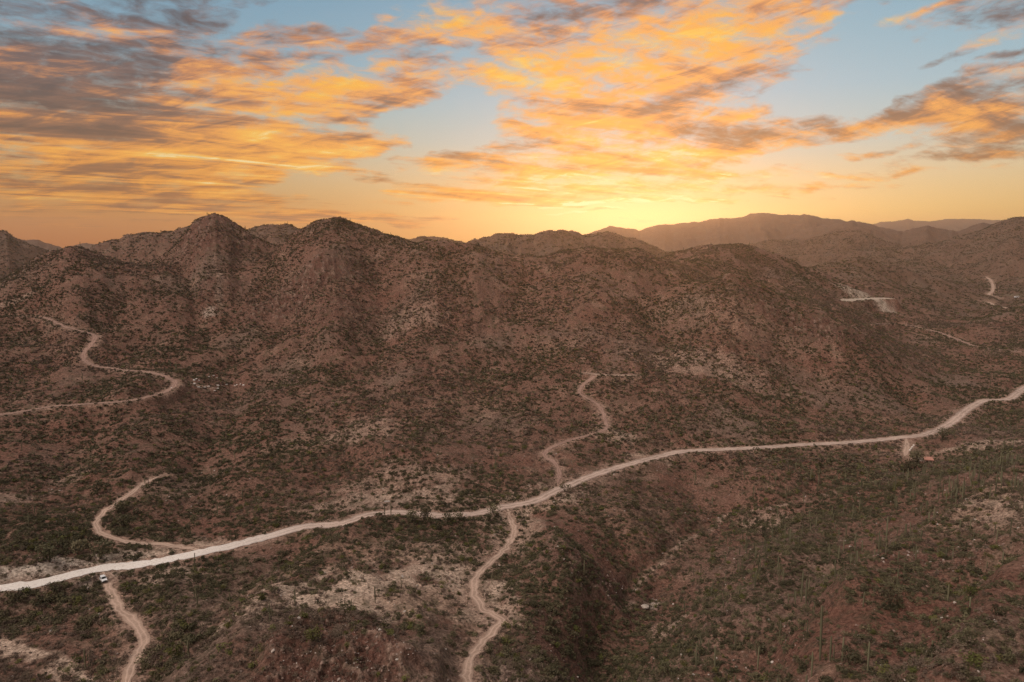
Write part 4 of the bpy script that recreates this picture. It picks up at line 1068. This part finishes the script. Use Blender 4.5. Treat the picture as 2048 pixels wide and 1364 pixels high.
def car(px, py, head):
    x, y, z = hit(px, py); z = float(H(x, y)) + .2
    root = link('parked_car', None, None, (x, y, z), (0, 0, head))
    prof = [(-2.3, .45), (-2.35, .9), (-2.25, 1.05), (-2.05, 1.1), (-1.75, 1.68), (.35, 1.74), (1.05, 1.14), (2.1, 1.0), (2.3, .8), (2.32, .42), (1.9, .32), (-1.9, .32)]
    bm = prism(prof, -.95, .95, .14)
    bmesh.ops.bevel(bm, geom=bm.edges[:], offset=.06, segments=2, affect='EDGES')
    link('body', bm_mesh('body', bm, M_paint), root)
    bm = bmesh.new(); v = [bm.verts.new(c_) for c_ in ((1.07, -.72, 1.17), (1.07, .72, 1.17), (.44, .66, 1.70), (.44, -.66, 1.70))]
    bm.faces.new(v); r_ = bmesh.ops.extrude_face_region(bm, geom=bm.faces[:]); bmesh.ops.translate(bm, vec=(.04, 0, .04), verts=[q for q in r_['geom'] if isinstance(q, bmesh.types.BMVert)])
    link('windscreen', bm_mesh('windscreen', bm, M_glass), root)
    bm = bmesh.new(); v = [bm.verts.new(c_) for c_ in ((-2.03, -.7, 1.14), (-2.03, .7, 1.14), (-1.78, .64, 1.6), (-1.78, -.64, 1.6))]
    bm.faces.new(v); r_ = bmesh.ops.extrude_face_region(bm, geom=bm.faces[:]); bmesh.ops.translate(bm, vec=(-.05, 0, .02), verts=[q for q in r_['geom'] if isinstance(q, bmesh.types.BMVert)])
    link('rear_window', bm_mesh('rear_window', bm, M_glass), root)
    for s in (-1, 1):
        for x0, x1, x2, x3 in ((-1.75, -.75, -.75, -1.6), (-.65, .85, .32, -.65)):
            bm = bmesh.new(); v = [bm.verts.new(c_) for c_ in ((x0, s * .93, 1.14), (x1, s * .93, 1.14), (x2, s * .83, 1.58), (x3, s * .83, 1.58))]
            bm.faces.new(v); r_ = bmesh.ops.extrude_face_region(bm, geom=bm.faces[:]); bmesh.ops.translate(bm, vec=(0, s * .03, 0), verts=[q for q in r_['geom'] if isinstance(q, bmesh.types.BMVert)])
            link('side_window', bm_mesh('side_window', bm, M_glass), root)
        for fx in (-1.45, 1.45):
            bm = bmesh.new(); bmesh.ops.create_cone(bm, cap_ends=True, segments=20, radius1=.36, radius2=.36, depth=.25, matrix=Matrix.Translation((fx, s * .86, .36)) @ Matrix.Rotation(R(90), 4, 'X'))
            wh = link('wheel', bm_mesh('wheel', bm, M_tyre), root)
            bm = bmesh.new(); bmesh.ops.create_cone(bm, cap_ends=True, segments=16, radius1=.22, radius2=.18, depth=.03, matrix=Matrix.Translation((fx, s * 1.0, .36)) @ Matrix.Rotation(R(90) * -s, 4, 'X'))
            link('rim', bm_mesh('rim', bm, M_rim), wh)
        bm = bmesh.new(); box(bm, 2.29, s * .68, .78, .08, .36, .16, 0, .02); link('headlight', bm_mesh('headlight', bm, M_lamp), root)
        bm = bmesh.new(); box(bm, -2.32, s * .74, .95, .06, .22, .24, 0, .02); link('tail_light', bm_mesh('tail_light', bm, M_tail), root)
        bm = bmesh.new(); box(bm, .85, s * 1.05, 1.18, .16, .2, .14, 0, .03); link('mirror', bm_mesh('mirror', bm, M_paint), root)
    bm = bmesh.new(); box(bm, 2.33, 0, .5, .07, 1.5, .22, 0, .02); link('bumper', bm_mesh('bumper', bm, M_trim), root)
    bm = bmesh.new(); box(bm, 2.31, 0, .76, .05, .9, .16, 0, .02); link('grille', bm_mesh('grille', bm, M_trim), root)
    return tag(root, 'white car facing the viewer where the left side track meets the main road', 'car')
cxy = hit(207, 1163)
car(207, 1163, math.atan2(-cxy[1], -cxy[0]) + .2)

# shed with a salmon red lean-to roof
M_roof = flat('red_roof_sheet', (.50, .25, .19), .5, .12, 1.5); M_wall = flat('tan_wall', (.42, .30, .23), .85, .15, 2.0); M_dkwood = flat('dark_opening', (.05, .035, .03), .9)
x, y, z = hit(1856, 926)
shed = link('small_shed', None, None, (x, y, z), (0, 0, R(-14)))
bm = bmesh.new(); a = [(-2.1, -1.6, 0), (2.1, -1.6, 0), (2.1, 1.6, 0), (-2.1, 1.6, 0)]; tz = [2.3, 2.3, 3.0, 3.0]
lo = [bm.verts.new((p[0], p[1], -.6)) for p in a]; hi = [bm.verts.new((p[0], p[1], h_)) for p, h_ in zip(a, tz)]
for i in range(4): bm.faces.new((lo[i], lo[(i + 1) % 4], hi[(i + 1) % 4], hi[i]))
bm.faces.new(hi); bm.faces.new(lo[::-1]); link('wall', bm_mesh('wall', bm, M_wall), shed)
bm = bmesh.new(); m4 = Matrix.Translation((0, 0, 2.74)) @ Matrix.Rotation(math.atan2(.7, 3.2), 4, 'X')
g_ = bmesh.ops.create_cube(bm, size=1, matrix=m4 @ Matrix.Diagonal((5.2, 4.2, .12, 1)))
for q in range(9): bmesh.ops.create_cube(bm, size=1, matrix=m4 @ Matrix.Translation((-2.4 + q * .6, 0, .08)) @ Matrix.Diagonal((.07, 4.2, .05, 1)))
link('roof', bm_mesh('roof', bm, M_roof), shed)
bm = bmesh.new(); box(bm, .7, -1.63, 1.0, 1.1, .06, 2.0, 0, .01); dr = link('door', bm_mesh('door', bm, M_dkwood), shed)
bm = bmesh.new(); box(bm, .3, -1.69, 1.0, .05, .06, .18, 0, .01); link('handle', bm_mesh('handle', bm, M_rim), dr)
bm = bmesh.new(); box(bm, -1.1, -1.62, 1.5, .8, .05, .6, 0, .01); wn_ = link('window', bm_mesh('window', bm, M_dkwood), shed)
bm = bmesh.new(); box(bm, -1.1, -1.66, 1.16, .95, .1, .07); link('sill', bm_mesh('sill', bm, M_wall), wn_)
tag(shed, 'small tan shed with a salmon red roof below the driveway', 'shed')
x, y, z = hit(1844, 923)
wl = link('stone_wall', None, None, (x, y, z), (0, 0, R(-38)))
M_conc = flat('pale_concrete', (.50, .42, .36), .9, .15, 1.5)
bm = bmesh.new(); box(bm, 0, 0, .5, 4.6, .3, 2.4, 0, .03); link('panel', bm_mesh('panel', bm, M_conc), wl)
bm = bmesh.new(); box(bm, 0, 0, 1.76, 4.8, .45, .12, 0, .02); link('coping', bm_mesh('coping', bm, M_conc), wl)
tag(wl, 'pale retaining wall standing against the left side of the small shed', 'wall')
M_block = flat('white_block', (.85, .80, .74), .7, .06, 2.0)
for j, (px, py) in enumerate([(1827.5, 892), (1824.3, 895), (1821.8, 898.4), (1819.5, 901.5)]):
    x, y, z = hit(px, py); z = float(H(x, y))
    bm = bmesh.new(); box(bm, 0, 0, .25, 1.25, .7, .9, 0, .06)
    o = link('concrete_block', bm_mesh('concrete_block', bm, M_block), None, (x, y, z), (0, 0, R(35)))
    tag(o, ['topmost white block in the row beside the shed driveway', 'second white block from the top beside the shed driveway', 'third white block from the top beside the shed driveway', 'lowest white block in the row beside the shed driveway'][j], 'block', 'white blocks beside the shed driveway')
# wooden marker post at the head of the left spur track
x, y, z = hit(291, 968); x += 1.5
pt = link('marker_post', None, None, (x, y, float(H(x, y))), (0, 0, 0))
bm = bmesh.new(); box(bm, 0, 0, 1.0, .22, .22, 2.6, 0, .03); link('post', bm_mesh('post', bm, flat('weathered_wood', (.09, .06, .045), .9)), pt)
bm = bmesh.new(); box(bm, 0, 0, 2.34, .3, .3, .08, 0, .02); link('cap', bm_mesh('cap', bm, M_dkwood), pt)
tag(pt, 'weathered wooden post at the upper end of the left spur track', 'post')
# white trailer far down the valley
def trailer(px, py, L, label, rot):
    x, y, z = hit(px, py)
    r0 = link('trailer_home', None, None, (x, y, z), (0, 0, rot))
    bm = bmesh.new(); box(bm, 0, 0, 1.7, L, 3.0, 2.6, 0, .12); link('wall', bm_mesh('wall', bm, M_paint), r0)
    bm = bmesh.new(); box(bm, 0, 0, 3.08, L + .3, 3.3, .16, 0, .04); link('roof', bm_mesh('roof', bm, M_block), r0)
    for q in (-.3, .3):
        bm = bmesh.new(); box(bm, L * q, -1.53, 1.9, 1.2, .05, .8, 0, .01); link('window', bm_mesh('window', bm, M_glass), r0)
    bm = bmesh.new(); box(bm, 0, -1.53, 1.4, .9, .05, 1.9, 0, .01); link('door', bm_mesh('door', bm, M_trim), r0)
    for q in (-1, 1):
        bm = bmesh.new(); bmesh.ops.create_cone(bm, cap_ends=True, segments=14, radius1=.4, radius2=.4, depth=.25, matrix=Matrix.Translation((q * .5, -1.35, .4)) @ Matrix.Rotation(R(90), 4, 'X')); link('wheel', bm_mesh('wheel', bm, M_tyre), r0)
    tag(r0, label, 'trailer')
trailer(2033, 596, 8.0, 'tiny white trailer in the far valley right of the bending track', R(6))
x, y, z = hit(774, 1006)
tr = link('sign_board', None, None, (x, y, z), (0, 0, R(4)))
bm = bmesh.new(); box(bm, 0, 0, .8, 2.6, .08, .7, 0, .02); link('panel', bm_mesh('panel', bm, M_block), tr)
for s in (-1, 1):
    bm = bmesh.new(); box(bm, s * 1.1, .1, .3, .1, .1, 1.3); link('post', bm_mesh('post', bm, M_trim), tr)
tag(tr, 'low white blank board standing beside the main road above the crest rocks', 'board')

# ------------------------------------------------------------------ haze
mh = bpy.data.materials.new('haze_air'); mh.use_nodes = True; mh.node_tree.nodes.clear(); k = NT(mh.node_tree)
pv_ = k.n('ShaderNodeVolumePrincipled'); pv_.inputs['Color'].default_value = (1, .88, .79, 1); pv_.inputs['Density'].default_value = 6.2e-5; pv_.inputs['Anisotropy'].default_value = .75
o_ = k.n('ShaderNodeOutputMaterial'); k.link(pv_.outputs[0], o_.inputs['Volume'])
bm = bmesh.new(); zlo = float(gz.min()) - 2; zhi = float(gz.max()) + 60; box(bm, 0, 0, (zlo + zhi) / 2, 21200, 21200, zhi - zlo)
hz = link('haze', bm_mesh('haze', bm, mh)); tag(hz, kind='stuff')
